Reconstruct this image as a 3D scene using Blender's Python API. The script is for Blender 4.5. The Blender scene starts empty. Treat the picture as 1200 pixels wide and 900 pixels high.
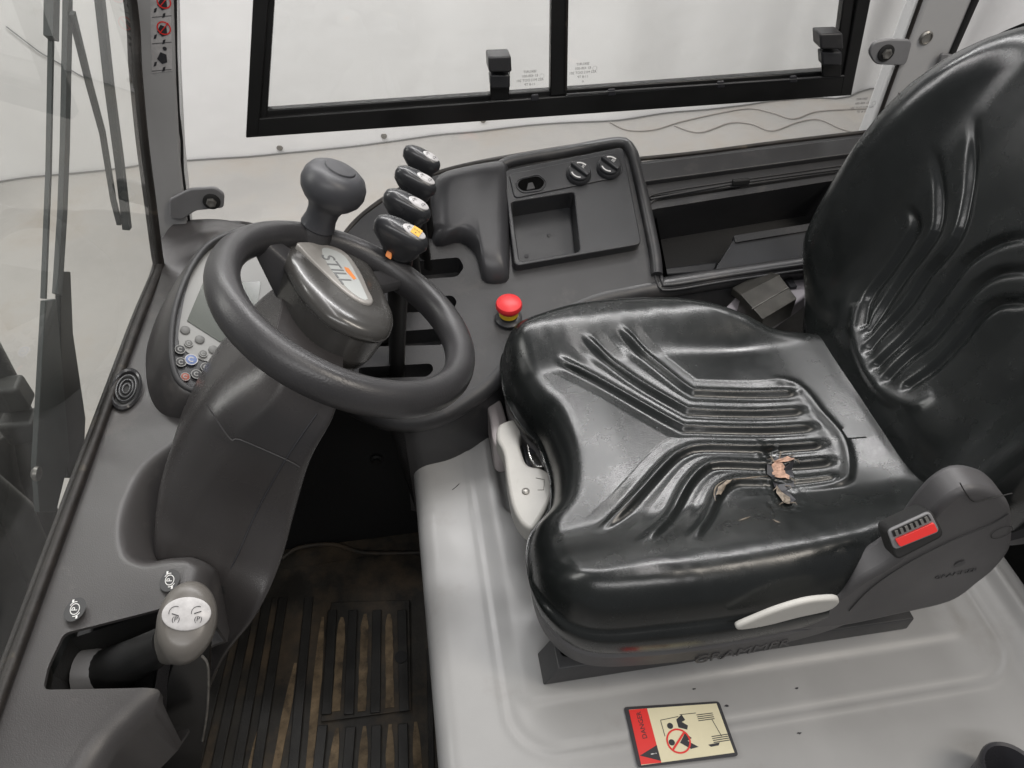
import bpy, bmesh, math, random
from mathutils import Vector, Matrix, noise
random.seed(4)
V = Vector
scn = bpy.context.scene

# ------------------------------------------------------------------ camera
YAW, PITCH, FPX = math.radians(8.93), math.radians(45.0), 901.0
CAM = V((0, 0, 0.95))
RI = V((math.cos(YAW), -math.sin(YAW), 0))
FW = V((math.sin(YAW)*math.cos(PITCH), math.cos(YAW)*math.cos(PITCH), -math.sin(PITCH)))
UP = RI.cross(FW)
cd = bpy.data.cameras.new('camera'); co = bpy.data.objects.new('camera', cd)
scn.collection.objects.link(co)
cd.sensor_width = 36; cd.lens = 36*FPX/1200; cd.clip_start = .01; cd.clip_end = 60
co.matrix_world = Matrix(((RI.x, UP.x, -FW.x, CAM.x), (RI.y, UP.y, -FW.y, CAM.y), (RI.z, UP.z, -FW.z, CAM.z), (0, 0, 0, 1)))
scn.camera = co

# ------------------------------------------------------------------ light
w = bpy.data.worlds.new('World'); scn.world = w; w.use_nodes = True
bg = w.node_tree.nodes['Background']; bg.inputs[0].default_value = (.93, .95, 1, 1); bg.inputs[1].default_value = .21
def area(name, loc, aim, sx, sy, power, col):
    l = bpy.data.lights.new(name, 'AREA'); l.shape = 'RECTANGLE'; l.size = sx; l.size_y = sy
    l.energy = power; l.color = col
    o = bpy.data.objects.new(name, l); scn.collection.objects.link(o); o.location = loc
    d = (V(aim)-V(loc)).normalized(); o.rotation_euler = d.to_track_quat('-Z', 'Y').to_euler()
    return o
area('hall_light', (.1, 2.6, 2.9), (.3, 3.3, 0), 4.2, .30, 158, (1, .985, .98))
area('hall_light', (.5, 1.3, 3.3), (.4, 1.3, 0), 2.6, .22, 26, (1, .97, .95))
area('hall_light', (-.4, -1.6, 3.1), (.1, .8, 0), 3.0, .30, 40, (1, .98, .97))
area('hall_light', (1.95, -.45, 3.1), (.4, .6, .2), .36, 1.7, 42, (1, .92, .82))
area('hall_light', (-3.2, 1.6, 2.8), (-1.3, 2.2, 0), .4, 2.4, 62, (1, .98, .97))
scn.view_settings.view_transform = 'Standard'; scn.view_settings.look = 'None'
scn.view_settings.exposure = 0.0; scn.view_settings.gamma = 1
try: scn.cycles.max_bounces = 8; scn.cycles.transparent_max_bounces = 16
except Exception: pass

# ------------------------------------------------------------------ geometry helpers
def ray(px, py): return RI*((px-600)/FPX) + UP*((450-py)/FPX) + FW
def at(px, py, x=None, y=None, z=None):
    r = ray(px, py)
    t = (x-CAM.x)/r.x if x is not None else (y-CAM.y)/r.y if y is not None else (z-CAM.z)/r.z
    return CAM + r*t
def pl(px, py, P0, N):
    r = ray(px, py); return CAM + r*((P0-CAM).dot(N)/r.dot(N))
def fillet(pts, r, n=5):
    out = []; m = len(pts)
    for i in range(m):
        a, b, c = V(pts[i-1]), V(pts[i]), V(pts[(i+1) % m])
        rr = r[i] if isinstance(r, (list, tuple)) else r
        d1, d2 = (a-b), (c-b); k = min(rr, d1.length*.48, d2.length*.48)
        p, q = b+d1.normalized()*k, b+d2.normalized()*k
        for j in range(n+1):
            t = j/n; out.append(p*(1-t)**2 + b*2*t*(1-t) + q*t*t)
    return out
def spline(pts, n=8, closed=True):
    out = []; m = len(pts); P = [V(p) for p in pts]
    for i in range(m if closed else m-1):
        p0 = P[i-1] if closed or i > 0 else P[0]; p1 = P[i]; p2 = P[(i+1) % m] if closed else P[i+1]
        p3 = P[(i+2) % m] if closed else P[min(i+2, m-1)]
        for j in range(n):
            t = j/n
            out.append(.5*((2*p1)+(p2-p0)*t+(2*p0-5*p1+4*p2-p3)*t*t+(3*p1-p0-3*p2+p3)*t**3))
    if not closed: out.append(P[-1].copy())
    return out
def resample(pts, n, closed=True):
    P = [V(p) for p in pts]
    if closed: P.append(P[0])
    L = [0]
    for i in range(1, len(P)): L.append(L[-1]+(P[i]-P[i-1]).length)
    out = []; k = 0; cnt = n if closed else n-1
    for i in range(n):
        s = L[-1]*i/cnt
        while k < len(L)-2 and L[k+1] < s: k += 1
        t = (s-L[k])/max(L[k+1]-L[k], 1e-9); out.append(P[k].lerp(P[k+1], t))
    return out

def setp(o, label=None, cat=None, group=None, kind=None):
    if label: o['label'] = label
    if cat: o['category'] = cat
    if group: o['group'] = group
    if kind: o['kind'] = kind
    return o
def link(name, me, m=None, parent=None, smooth=True, sharp=40):
    o = bpy.data.objects.new(name, me); scn.collection.objects.link(o)
    if m: me.materials.append(m)
    if smooth:
        for p in me.polygons: p.use_smooth = True
        try: me.set_sharp_from_angle(angle=math.radians(sharp))
        except Exception: pass
    if parent:
        o.parent = parent
        o.matrix_parent_inverse = Matrix.Translation(parent.location).inverted() if parent.type == 'EMPTY' else Matrix.Identity(4)
    return o
def mesh(name, vs, fs, m, parent=None, smooth=True, sharp=40, fix=True):
    me = bpy.data.meshes.new(name); me.from_pydata([tuple(v) for v in vs], [], fs)
    if fix:
        bm = bmesh.new(); bm.from_mesh(me); bmesh.ops.recalc_face_normals(bm, faces=bm.faces[:]); bm.to_mesh(me); bm.free()
    return link(name, me, m, parent, smooth, sharp)
def empty(name, loc, label, cat, group=None, kind=None):
    o = bpy.data.objects.new(name, None); scn.collection.objects.link(o); o.location = loc; o.empty_display_size = .02
    return setp(o, label, cat, group, kind)
def bevel(o, wd, seg=3, ang=30):
    b = o.modifiers.new('bevel', 'BEVEL'); b.width = wd; b.segments = seg; b.limit_method = 'ANGLE'; b.angle_limit = math.radians(ang)
    b.harden_normals = False
    return o
def prism(name, pts, vec, m, parent=None, bev=0, seg=3, ang=30, taper=None):
    """closed planar polygon pts, extruded by vec"""
    vec = V(vec); n = len(pts); P = [V(p) for p in pts]; c = sum(P, V())/n
    Q = [(c+(p-c)*taper if taper else p)+vec for p in P]
    o = mesh(name, P+Q, [list(range(n)), list(range(2*n-1, n-1, -1))]+[[i, (i+1) % n, n+(i+1) % n, n+i] for i in range(n)], m, parent)
    if bev: bevel(o, bev, seg, ang)
    return o
def sheet(name, pts, m, parent=None):
    return mesh(name, pts, [list(range(len(pts)))], m, parent, smooth=False, fix=False)
def box(name, c, s, m, parent=None, bev=0, ax=None, seg=3):
    ax = ax or (V((1, 0, 0)), V((0, 1, 0)), V((0, 0, 1))); c = V(c)
    pts = [c-ax[0]*s[0]/2*a-ax[1]*s[1]/2*b-ax[2]*s[2]/2 for a, b in ((1, 1), (-1, 1), (-1, -1), (1, -1))]
    return prism(name, pts, ax[2]*s[2], m, parent, bev, seg)
def frame(n, hint=V((1, 0, 0))):
    n = V(n).normalized(); u = (V(hint)-n*n.dot(V(hint))).normalized(); return u, n.cross(u), n
def loft(name, rings, m, parent=None, closed=True, cap=True, sharp=50, loop=False):
    n = len(rings[0]); vs = [p for r in rings for p in r]; fs = []; R = len(rings)
    for i in range(R if loop else R-1):
        for j in range(n if closed else n-1):
            a, b = i*n+j, i*n+(j+1) % n; i2 = (i+1) % R
            fs.append([a, b, i2*n+(j+1) % n, i2*n+j])
    if cap and closed and not loop:
        fs.append(list(range(n))); fs.append([(R-1)*n+j for j in range(n)])
    return mesh(name, vs, fs, m, parent, sharp=sharp)
def tube(name, path, r, m, parent=None, n=10, closed=False, flat=1.0, cap=True):
    P = [V(p) for p in path]; k = len(P); rings = []
    t0 = (P[1]-P[0]).normalized(); u = t0.orthogonal().normalized()
    for i in range(k):
        t = ((P[(i+1) % k]-P[i-1]) if closed else (P[min(i+1, k-1)]-P[max(i-1, 0)])).normalized()
        u = (u-t*u.dot(t)).normalized(); v = t.cross(u); rr = r[i] if isinstance(r, (list, tuple)) else r
        rings.append([P[i]+(u*math.cos(a)*rr+v*math.sin(a)*rr*flat) for a in [2*math.pi*j/n for j in range(n)]])
    return loft(name, rings, m, parent, cap=cap, loop=closed)
def lathe(name, prof, o, axis, m, parent=None, n=28, su=1, sv=1, hint=V((1, 0, 0))):
    u, v, a = frame(axis, hint); o = V(o)
    rings = [[o+a*h+(u*math.cos(t)*su+v*math.sin(t)*sv)*max(r, 1e-4) for t in [2*math.pi*j/n for j in range(n)]] for r, h in prof]
    return loft(name, rings, m, parent, sharp=35)
def apply_bool(o, cutters, op='DIFFERENCE'):
    for c in cutters:
        b = o.modifiers.new('b', 'BOOLEAN'); b.object = c; b.operation = op; b.solver = 'EXACT'
    dg = bpy.context.evaluated_depsgraph_get(); dg.update()
    me = bpy.data.meshes.new_from_object(o.evaluated_get(dg)); o.modifiers.clear(); o.data = me
    for p in me.polygons: p.use_smooth = True
    me.set_sharp_from_angle(angle=math.radians(35))
    for c in cutters: bpy.data.objects.remove(c, do_unlink=True)
    return o
def text(name, s, size, o, xd, ud, m, parent=None, depth=.0003, bold=0):
    c = bpy.data.curves.new(name, 'FONT'); c.body = s; c.size = size; c.extrude = depth; c.align_x = 'CENTER'; c.align_y = 'CENTER'
    c.offset = bold; c.resolution_u = 3
    t = bpy.data.objects.new(name, c); scn.collection.objects.link(t)
    dg = bpy.context.evaluated_depsgraph_get(); dg.update()
    me = bpy.data.meshes.new_from_object(t.evaluated_get(dg)); bpy.data.objects.remove(t, do_unlink=True)
    xd = V(xd).normalized(); ud = V(ud); nz = xd.cross(ud).normalized(); ud = nz.cross(xd); o = V(o)
    for v in me.vertices: v.co = o + xd*v.co.x + ud*v.co.y + nz*v.co.z
    return link(name, me, m, parent, smooth=False)
def smin(a, b, k):
    h = max(k-abs(a-b), 0)/k; return min(a, b)-h*h*k*.25
def sstep(a, b, x):
    t = min(max((x-a)/(b-a), 0), 1); return t*t*(3-2*t)
def segd(p, a, b):
    ab = b-a; t = max(0, min(1, (p-a).dot(ab)/max(ab.dot(ab), 1e-12))); return (p-a-ab*t).length, t
def polyd(p, pts):
    best = 9; bt = 0; n = len(pts)-1
    for i in range(n):
        d, t = segd(p, pts[i], pts[i+1])
        if d < best: best = d; bt = (i+t)/n
    return best, bt

# ------------------------------------------------------------------ materials
def mat(name, col, rough=.5, metal=0, bump=None, mott=None, rvar=0, spec=.5, coat=0, scr=None, dirt=None, emit=0):
    m = bpy.data.materials.new(name); m.use_nodes = True; nt = m.node_tree; N = nt.nodes; L = nt.links
    b = N['Principled BSDF']; b.inputs['Base Color'].default_value = (*col, 1); b.inputs['Roughness'].default_value = rough
    b.inputs['Metallic'].default_value = metal; b.inputs['Specular IOR Level'].default_value = spec
    b.inputs['Coat Weight'].default_value = coat; b.inputs['Coat Roughness'].default_value = .12
    tc = N.new('ShaderNodeTexCoord'); co_ = tc.outputs['Object']
    def nz(sc, det=4, ro=.55, vec=None):
        t = N.new('ShaderNodeTexNoise'); t.inputs['Scale'].default_value = sc; t.inputs['Detail'].default_value = det
        t.inputs['Roughness'].default_value = ro; L.new(vec or co_, t.inputs['Vector']); return t
    def ramp(src, p0, p1):
        r = N.new('ShaderNodeValToRGB'); r.color_ramp.elements[0].position = p0; r.color_ramp.elements[1].position = p1
        L.new(src, r.inputs[0]); return r.outputs[0]
    cur = None
    def mix(fac, a, bcol, mode='MIX'):
        x = N.new('ShaderNodeMix'); x.data_type = 'RGBA'; x.blend_type = mode
        if isinstance(fac, float): x.inputs[0].default_value = fac
        else: L.new(fac, x.inputs[0])
        if isinstance(a, tuple): x.inputs[6].default_value = (*a, 1)
        else: L.new(a, x.inputs[6])
        if isinstance(bcol, tuple): x.inputs[7].default_value = (*bcol, 1)
        else: L.new(bcol, x.inputs[7])
        return x.outputs[2]
    cur = tuple(col)
    if mott:
        sc, amt = mott; t = nz(sc, 6, .6)
        cur = mix(ramp(t.outputs[0], .35, .68), tuple(c*(1-amt) for c in col), tuple(min(1, c*(1+amt)) for c in col))
    if dirt:
        sc, dcol, p0, p1, mx = dirt; t = nz(sc, 7, .65)
        r = ramp(t.outputs[0], p0, p1); k = N.new('ShaderNodeMath'); k.operation = 'MULTIPLY'; k.inputs[1].default_value = mx; L.new(r, k.inputs[0])
        cur = mix(k.outputs[0], cur, dcol)
    if not isinstance(cur, tuple): L.new(cur, b.inputs['Base Color'])
    if rvar:
        t = nz(9, 6, .65); k = N.new('ShaderNodeMapRange'); k.inputs[1].default_value = .3; k.inputs[2].default_value = .7
        k.inputs[3].default_value = max(.02, rough-rvar); k.inputs[4].default_value = rough+rvar
        L.new(t.outputs[0], k.inputs[0]); L.new(k.outputs[0], b.inputs['Roughness'])
    hs = None
    if bump:
        t = nz(bump[0], 2, .5); bn = N.new('ShaderNodeBump'); bn.inputs['Strength'].default_value = bump[1]; bn.inputs['Distance'].default_value = bump[2] if len(bump) > 2 else .001
        L.new(t.outputs[0], bn.inputs['Height']); L.new(bn.outputs[0], b.inputs['Normal']); hs = bn
    if scr:   # fine scratches / creases: stretched noise
        mp = N.new('ShaderNodeMapping'); mp.inputs['Scale'].default_value = (scr[0], scr[0]*.12, scr[0]*.5); mp.inputs['Rotation'].default_value = (0, 0, .6)
        L.new(co_, mp.inputs[0]); t = nz(1, 5, .7, mp.outputs[0]); bn = N.new('ShaderNodeBump'); bn.inputs['Strength'].default_value = scr[1]; bn.inputs['Distance'].default_value = .0008
        L.new(t.outputs[0], bn.inputs['Height'])
        if hs: L.new(hs.outputs[0], bn.inputs['Normal'])
        L.new(bn.outputs[0], b.inputs['Normal'])
    if emit: b.inputs['Emission Color'].default_value = (*col, 1); b.inputs['Emission Strength'].default_value = emit
    return m
def glass(name, tint, fac=1.0, rough=.0, haze=0.0):
    m = bpy.data.materials.new(name); m.use_nodes = True; nt = m.node_tree; N = nt.nodes; L = nt.links
    for n_ in list(N): N.remove(n_)
    o = N.new('ShaderNodeOutputMaterial'); t = N.new('ShaderNodeBsdfTransparent'); t.inputs[0].default_value = (*tint, 1)
    g = N.new('ShaderNodeBsdfGlossy'); g.inputs['Roughness'].default_value = rough; fr = N.new('ShaderNodeFresnel'); fr.inputs[0].default_value = 1.45
    mx = N.new('ShaderNodeMixShader'); k = N.new('ShaderNodeMath'); k.operation = 'MULTIPLY'; k.inputs[1].default_value = fac
    L.new(fr.outputs[0], k.inputs[0]); L.new(k.outputs[0], mx.inputs[0]); L.new(t.outputs[0], mx.inputs[1]); L.new(g.outputs[0], mx.inputs[2])
    out = mx.outputs[0]
    if haze:
        df = N.new('ShaderNodeBsdfDiffuse'); df.inputs[0].default_value = (.8, .8, .78, 1); m2 = N.new('ShaderNodeMixShader')
        ns = N.new('ShaderNodeTexNoise'); ns.inputs['Scale'].default_value = 5; ns.inputs['Detail'].default_value = 6
        tc = N.new('ShaderNodeTexCoord'); L.new(tc.outputs['Object'], ns.inputs['Vector'])
        mr = N.new('ShaderNodeMapRange'); mr.inputs[1].default_value = .35; mr.inputs[2].default_value = .7; mr.inputs[3].default_value = haze*.4; mr.inputs[4].default_value = haze*1.6
        L.new(ns.outputs[0], mr.inputs[0]); L.new(mr.outputs[0], m2.inputs[0]); L.new(out, m2.inputs[1]); L.new(df.outputs[0], m2.inputs[2]); out = m2.outputs[0]
    L.new(out, o.inputs[0]); return m

M = {}
M['dash'] = mat('dash_plastic', (.054, .051, .051), .38, bump=(900, .25, .0006), mott=(5, .10), rvar=.06, dirt=(14, (.22, .20, .18), .58, .85, .35))
M['dash_dark'] = mat('dark_trim_plastic', (.045, .045, .047), .48, bump=(900, .25, .0006), mott=(6, .15), rvar=.07)
M['console'] = mat('console_plastic', (.039, .039, .041), .37, bump=(900, .25, .0006), mott=(7, .16), rvar=.08, dirt=(18, (.17, .155, .14), .56, .85, .35))
M['tray'] = mat('tray_plastic', (.034, .035, .038), .34, bump=(1100, .2, .0005), mott=(9, .12), rvar=.07)
M['column'] = mat('column_plastic', (.044, .041, .041), .27, bump=(1000, .22, .0006), mott=(5, .08), rvar=.05)
M['rim'] = mat('steering_rim_rubber', (.042, .041, .043), .36, bump=(520, .32, .0007), mott=(10, .15), rvar=.10)
M['hub'] = mat('hub_plastic', (.060, .058, .055), .27, mott=(8, .1), rvar=.06, coat=.3)
M['silver'] = mat('silver_plate', (.36, .345, .325), .30, metal=.2, mott=(20, .05))
M['knob'] = mat('knob_plastic', (.055, .056, .062), .42, bump=(900, .15, .0005), rvar=.06)
M['lever'] = mat('lever_plastic', (.030, .031, .034), .32, rvar=.08, coat=.15)
M['black'] = mat('black_rubber', (.012, .012, .012), .65, bump=(300, .3, .001))
M['black_steel'] = mat('black_frame_paint', (.010, .010, .010), .38, rvar=.08, mott=(9, .3))
M['seat'] = mat('black_vinyl', (.0105, .0120, .0118), .26, bump=(520, .16, .0005), mott=(12, .2), rvar=.08, scr=(110, .16), spec=.58, coat=.0)
M['pan'] = mat('seat_pan_plastic', (.075, .073, .075), .48, bump=(900, .3, .0006), mott=(6, .12), rvar=.06)
M['pad_foam'] = mat('torn_foam', (.42, .26, .19), .9, bump=(300, .8, .003), mott=(150, .35))
M['torn_edge'] = mat('torn_vinyl_edge', (.20, .165, .13), .7, bump=(300, .8, .002), mott=(160, .5))
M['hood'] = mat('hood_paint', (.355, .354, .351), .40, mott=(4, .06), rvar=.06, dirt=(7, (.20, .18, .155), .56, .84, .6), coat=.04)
M['pillar'] = mat('pillar_paint', (.40, .40, .40), .38, mott=(6, .06), rvar=.07, dirt=(16, (.16, .15, .14), .62, .85, .5))
M['handle'] = mat('light_grey_handle', (.47, .46, .43), .45, bump=(700, .2, .0006), mott=(15, .05), dirt=(40, (.22, .2, .18), .6, .8, .4))
M['lilac'] = mat('pale_handle', (.46, .42, .42), .45)
M['chrome'] = mat('bright_metal', (.65, .64, .62), .22, metal=1)
M['steel'] = mat('worn_steel', (.30, .29, .27), .42, metal=.8, mott=(60, .3))
M['bracket'] = mat('bracket_paint', (.20, .20, .205), .40, mott=(12, .1), rvar=.06)
M['red'] = mat('red_button', (.75, .035, .04), .42)
M['yellow'] = mat('yellow_ring', (.75, .50, .03), .45)
M['white'] = mat('white_print', (.75, .75, .74), .5)
M['label'] = mat('label_white', (.50, .49, .49), .32, mott=(120, .12))
M['orange'] = mat('orange_print', (.85, .28, .07), .5)
M['ochre'] = mat('orange_sticker', (.80, .45, .07), .5, mott=(180, .15))
M['ink'] = mat('dark_ink', (.03, .03, .035), .5)
M['inkgrey'] = mat('grey_lettering', (.20, .205, .21), .5)
M['cream'] = mat('sticker_cream', (.78, .72, .50), .42, mott=(30, .04))
M['stred'] = mat('sticker_red', (.78, .035, .03), .42)
M['display'] = mat('display_glass', (.12, .13, .115), .18, mott=(10, .1))
M['display_face'] = mat('display_face', (.30, .30, .29), .45)
M['button'] = mat('button_grey', (.16, .16, .155), .5)
M['blue'] = mat('blue_button', (.16, .22, .42), .45)
M['buckle_red'] = mat('buckle_red', (.80, .04, .035), .30, coat=.3)
M['floor'] = None
M['mat'] = mat('floor_mat', (.030, .027, .022), .62, bump=(200, .5, .001), mott=(13, .45), dirt=(9, (.12, .085, .052), .47, .72, .85), rvar=.12)
M['rib'] = mat('floor_mat_rib', (.020, .019, .017), .52, bump=(260, .5, .001), mott=(20, .4), dirt=(30, (.06, .045, .03), .6, .85, .5), rvar=.1)
M['mud'] = mat('dried_mud', (.19, .138, .082), .8, bump=(140, .7, .002), mott=(28, .45), dirt=(34, (.03, .025, .02), .50, .68, .75))
M['wiper'] = mat('wiper_paint', (.075, .085, .083), .45, mott=(12, .12))
M['seal'] = mat('seal_rubber', (.018, .015, .013), .55, bump=(220, .5, .001), mott=(40, .4), dirt=(30, (.20, .16, .11), .60, .80, .55))
M['mast'] = mat('mast_steel', (.030, .032, .030), .5, mott=(8, .4), dirt=(9, (.09, .085, .07), .5, .8, .5))
M['glass'] = glass('side_glass', (.985, .988, .985), .6, 0, .012)
M['wind'] = glass('windshield_glass', (.85, .86, .83), .9, 0.0, .05)
M['hoodcup'] = mat('dark_tube', (.04, .04, .045), .3, rvar=.08)
M['cable'] = mat('cable_sheath', (.30, .28, .26), .6)

def concrete():
    m = mat('concrete_floor', (.34, .328, .312), .42, mott=(1.3, .14), rvar=.10, dirt=(2.6, (.30, .265, .225), .48, .72, .75), bump=(60, .3, .002)); return m
M['floor'] = concrete()
M['curtain'] = mat('curtain_pvc', (.80, .795, .79), .45, mott=(1.5, .03), dirt=(5, (.50, .48, .45), .66, .9, .35), bump=(6, .25, .02))

# ------------------------------------------------------------------ the hall
g = mesh('concrete_floor', [(-14, -6, -1.05), (14, -6, -1.05), (14, 12, -1.05), (-14, 12, -1.05)], [[0, 1, 2, 3]], M['floor'], smooth=False)
setp(g, 'pale concrete workshop floor outside the cab', kind='structure')
# curtain: hanging sheet with folds
vs, fs = [], []; nx, nzv = 700, 26
def curt_y(x, z):
    f_ = .018*noise.noise(V((x*1.2, 0, z*.25)))*2
    a = .010+.045*sstep(1.6, 3.2, x)
    f_ += a*noise.noise(V((x*3.6, 4, z*.12)))*1.6 + a*.6*math.sin(x*9.5+1.5*noise.noise(V((x, 2, 0))))
    return 3.845+.055*(x+1) + f_
for i in range(nx+1):
    x = -7+14*i/nx
    for j in range(nzv+1):
        z = -1.046+3.6*j/nzv; vs.append((x, curt_y(x, z), z))
for i in range(nx):
    for j in range(nzv):
        a = i*(nzv+1)+j; fs.append([a, a+nzv+1, a+nzv+2, a+1])
cur = empty('hanging_curtain', (0, 3.95, -1.05), 'white plastic sheet curtain hanging behind the cab down to the concrete floor', 'curtain')
mesh('sheet', vs, fs, M['curtain'], cur, fix=False)
for px_, py_ in ((328, 171), (450, 161), (568, 147)):
    p = at(px_, py_, y=3.87); p.y = curt_y(p.x, p.z)-.006
    lathe('eyelet', [(.006, 0), (.014, 0), (.016, .004), (.014, .006), (.006, .006)], p+V((0, .006, 0)), (0, -1, 0), M['steel'], cur, 16)
hem = [(x, curt_y(x, -1.03)-.008, -1.042) for x in [-7+14*i/160 for i in range(161)]]
tube('hem_weight', hem, .0035, M['button'], cur, 6)
# dark seam seen through the windshield
sm_ = [at(a, b, y=3.86) for a, b in ((12, 25), (50, 55), (110, 92))]
tube('seam', resample([V((p.x, curt_y(p.x, p.z)-.006, p.z)) for p in sm_], 20, False), .0025, M['bracket'], cur, 6)
def cable(name, pxs, lab):
    P = spline([at(a, b, z=-1.043) for a, b in pxs], 8, False)
    return setp(tube(name, P, .0042, M['cable'], None, 6), lab, 'cable', 'thin cables on the floor')
cable('floor_cable', [(715, 143), (735, 152), (765, 152), (800, 142), (850, 131), (880, 127), (905, 132), (930, 139), (955, 131), (990, 128), (1033, 127)], 'thin cable wriggling on the concrete, the one nearer the curtain')
cable('floor_cable', [(790, 147), (820, 155), (855, 144), (880, 145), (905, 153), (935, 143), (960, 140), (990, 152), (1030, 160)], 'thin cable wriggling on the concrete, the one nearer the cab')

# ------------------------------------------------------------------ cab floor and walls
fl = mesh('cab_floor', [(-.60, .12, -.42), (.2, .12, -.42), (.2, 1.16, -.42), (-.60, 1.16, -.42)], [[0, 1, 2, 3]], M['mat'], smooth=False)
setp(fl, 'dark cab floor', kind='structure')
matt = empty('floor_mat', (-.2, .5, -.42), 'dark ribbed rubber floor mat with brown dried mud between its ribs', 'mat')
box('mat_sheet', (-.255, .53, -.4185), (.43, .74, .005), M['mat'], matt, .001)
def fx(px_, py_): return at(px_, py_, z=-.412)
# hatch plate and its ribs
hp = [fx(388, 706), fx(480, 703), fx(482, 832), fx(376, 846)]
ph = prism('hatch_plate', [p-V((0, 0, .004)) for p in hp], (0, 0, .005), M['mat'], matt, .0015)
def strip(nm, a, b, wd, h, m, parent, z0=-.4155):
    a, b = V((a.x, a.y, z0)), V((b.x, b.y, z0)); d = (b-a).normalized(); s = V((-d.y, d.x, 0))*wd/2
    return prism(nm, [a-s, a+s, b+s, b-s], (0, 0, h), m, parent, .0012, 2)
muds = [((378, 722), (362, 905)), ((401, 724), (394, 834)), ((428, 720), (424, 834)), ((456, 720), (457, 830)), ((346, 776), (322, 905)),
        ((395, 852), (388, 915)), ((427, 850), (424, 915)), ((457, 848), (457, 915)), ((487, 845), (490, 915)), ((304, 852), (292, 915))]
for i, (a, b) in enumerate(muds):
    A, B = fx(*a), fx(*b)
    if b[1] >= 905: B = A+(B-A)*((A.y-.21)/(A.y-B.y))
    if i < 9 or True:
        pp = []
        d = (B-A).normalized(); s = V((-d.y, d.x, 0)); k = 14; z0 = -.4158
        if 0 < i < 4: z0 = -.4105
        lft, rgt = [], []
        for j in range(k+1):
            c = A.lerp(B, j/k); c.z = z0; w_ = .0072*(1+.09*random.uniform(-1, 1))*(0.35+.65*sstep(0, .12, j/k) if j < k/2 else 1)
            lft.append(c-s*w_); rgt.append(c+s*w_*(1+.1*random.uniform(-1, 1)))
        prism('mud_strip', lft+rgt[::-1], (0, 0, .0012), M['mud'], matt)
ribs = [((390, 716), (383, 838)), ((414, 716), (409, 838)), ((442, 716), (440, 836)), ((471, 716), (474, 834)),
        ((362, 700), (343, 905)), ((332, 700), (300, 905)), ((378, 850), (371, 915)), ((411, 852), (406, 915)), ((441, 850), (440, 915)), ((472, 848), (473, 915)),
        ((314, 700), (275, 915)), ((296, 700), (250, 915)), ((278, 700), (225, 915)), ((260, 700), (200, 915)), ((503, 760), (506, 915))]
for i, (a, b) in enumerate(ribs):
    A_, B_ = fx(*a), fx(*b)
    if b[1] >= 905: B_ = A_+(B_-A_)*((A_.y-.20)/(A_.y-B_.y))
    strip('rib', A_, B_, .0175 if i < 14 else .010, .0085 if i < 4 else .005, M['rib'], matt)
lathe('finger_hole', [(.012, 0), (.012, .001), (.004, .0012)], at(470, 770, z=-.4055), (0, 0, 1), M['black'], matt, 20)
# mat upper lip, far wall of footwell, toe boards
lipp = [at(a, b, z=-.405) for a, b in ((330, 655), (350, 642), (390, 638), (430, 648), (505, 647))]
tube('mat_lip', spline(lipp, 6, False), .0045, M['mat'], matt, 8)
kp = empty('kick_panel', (-.2, .93, -.42), 'black kick panel closing the footwell under the side console', 'panel')
box('panel', (-.22, .955, -.17), (.46, .02, .50), M['black'], kp, .004)
box('toe_board', (-.475, .60, -.20), (.02, 1.0, .43), M['black'], kp, .004)
lathe('bolt', [(.012, 0), (.012, .004), (.007, .006), (.0065, .010), (.002, .010)], at(441, 537, y=.944), (0, -1, 0), M['black_steel'], kp, 12)
lathe('bolt', [(.009, 0), (.009, .004), (.005, .006)], at(464, 634, y=.944), (0, -1, 0), M['black_steel'], kp, 12)
mud = [at(a, b, z=-.4145) for a, b in ((362, 668), (385, 658), (412, 660), (420, 676), (440, 682), (430, 692), (408, 698), (372, 694), (358, 682))]

# ------------------------------------------------------------------ engine hood (seat platform)
def rrect(x, y, x0, x1, y0, y1, r):      # signed distance, negative inside
    cx, cy = (x0+x1)/2, (y0+y1)/2; dx = abs(x-cx)-(x1-x0)/2+r; dy = abs(y-cy)-(y1-y0)/2+r
    return math.hypot(max(dx, 0), max(dy, 0))+min(max(dx, dy), 0)-r
def hood_h(x, y):
    z = 0
    z += .0022*(1-sstep(-.008, .004, rrect(x, y, .058, .70, .325, .96, .06)+.02*0))
    z += .0034*(1-sstep(-.010, .006, rrect(x, y, .068, .668, .381, .93, .02)))
    z -= .004*sstep(.005, .0, abs(x-.047))*0
    z += .0014*math.exp(-(rrect(x, y, .050, .709, .318, .98, .06)/.004)**2)
    # recess in front of the seat lever
    d = rrect(x, y, .088, .20, .66, .845, .03); z -= .016*(1-sstep(-.014, .0, d))
    # side rib along the rear edge
    z += .010*math.exp(-((x-.752)/.012)**2)*sstep(.30, .40, y) + .006*sstep(.70, .73, x)
    # small dents and unevenness
    z += .0004*noise.noise(V((x*6, y*6, 0)))
    return z
hd = empty('engine_hood', (.37, .5, -.42), 'light grey moulded engine hood carrying the seat', 'hood')
cols = []
r_ = .028
for k in range(9):
    a = math.pi/2*k/8; cols.append((-.037+r_-r_*math.cos(a), -r_+r_*math.sin(a)))
front = [(-.030+.0, -.43), (-.0325, -.30), (-.035, -.12), (-.0362, -.05)]
xs = front+[(x, z) for x, z in cols[1:]] + [(-.009+ .0038*i, 0) for i in range(1, 206)]
xe = xs[-1][0]
for k in range(1, 7):
    a = math.pi/2*k/6; xs.append((xe+.025*math.sin(a), -.025+.025*math.cos(a)))
xs.append((xs[-1][0]+.004, -.42))
ys = [.15+ .0038*j for j in range(0, 218)]
vs, fs = [], []
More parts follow.
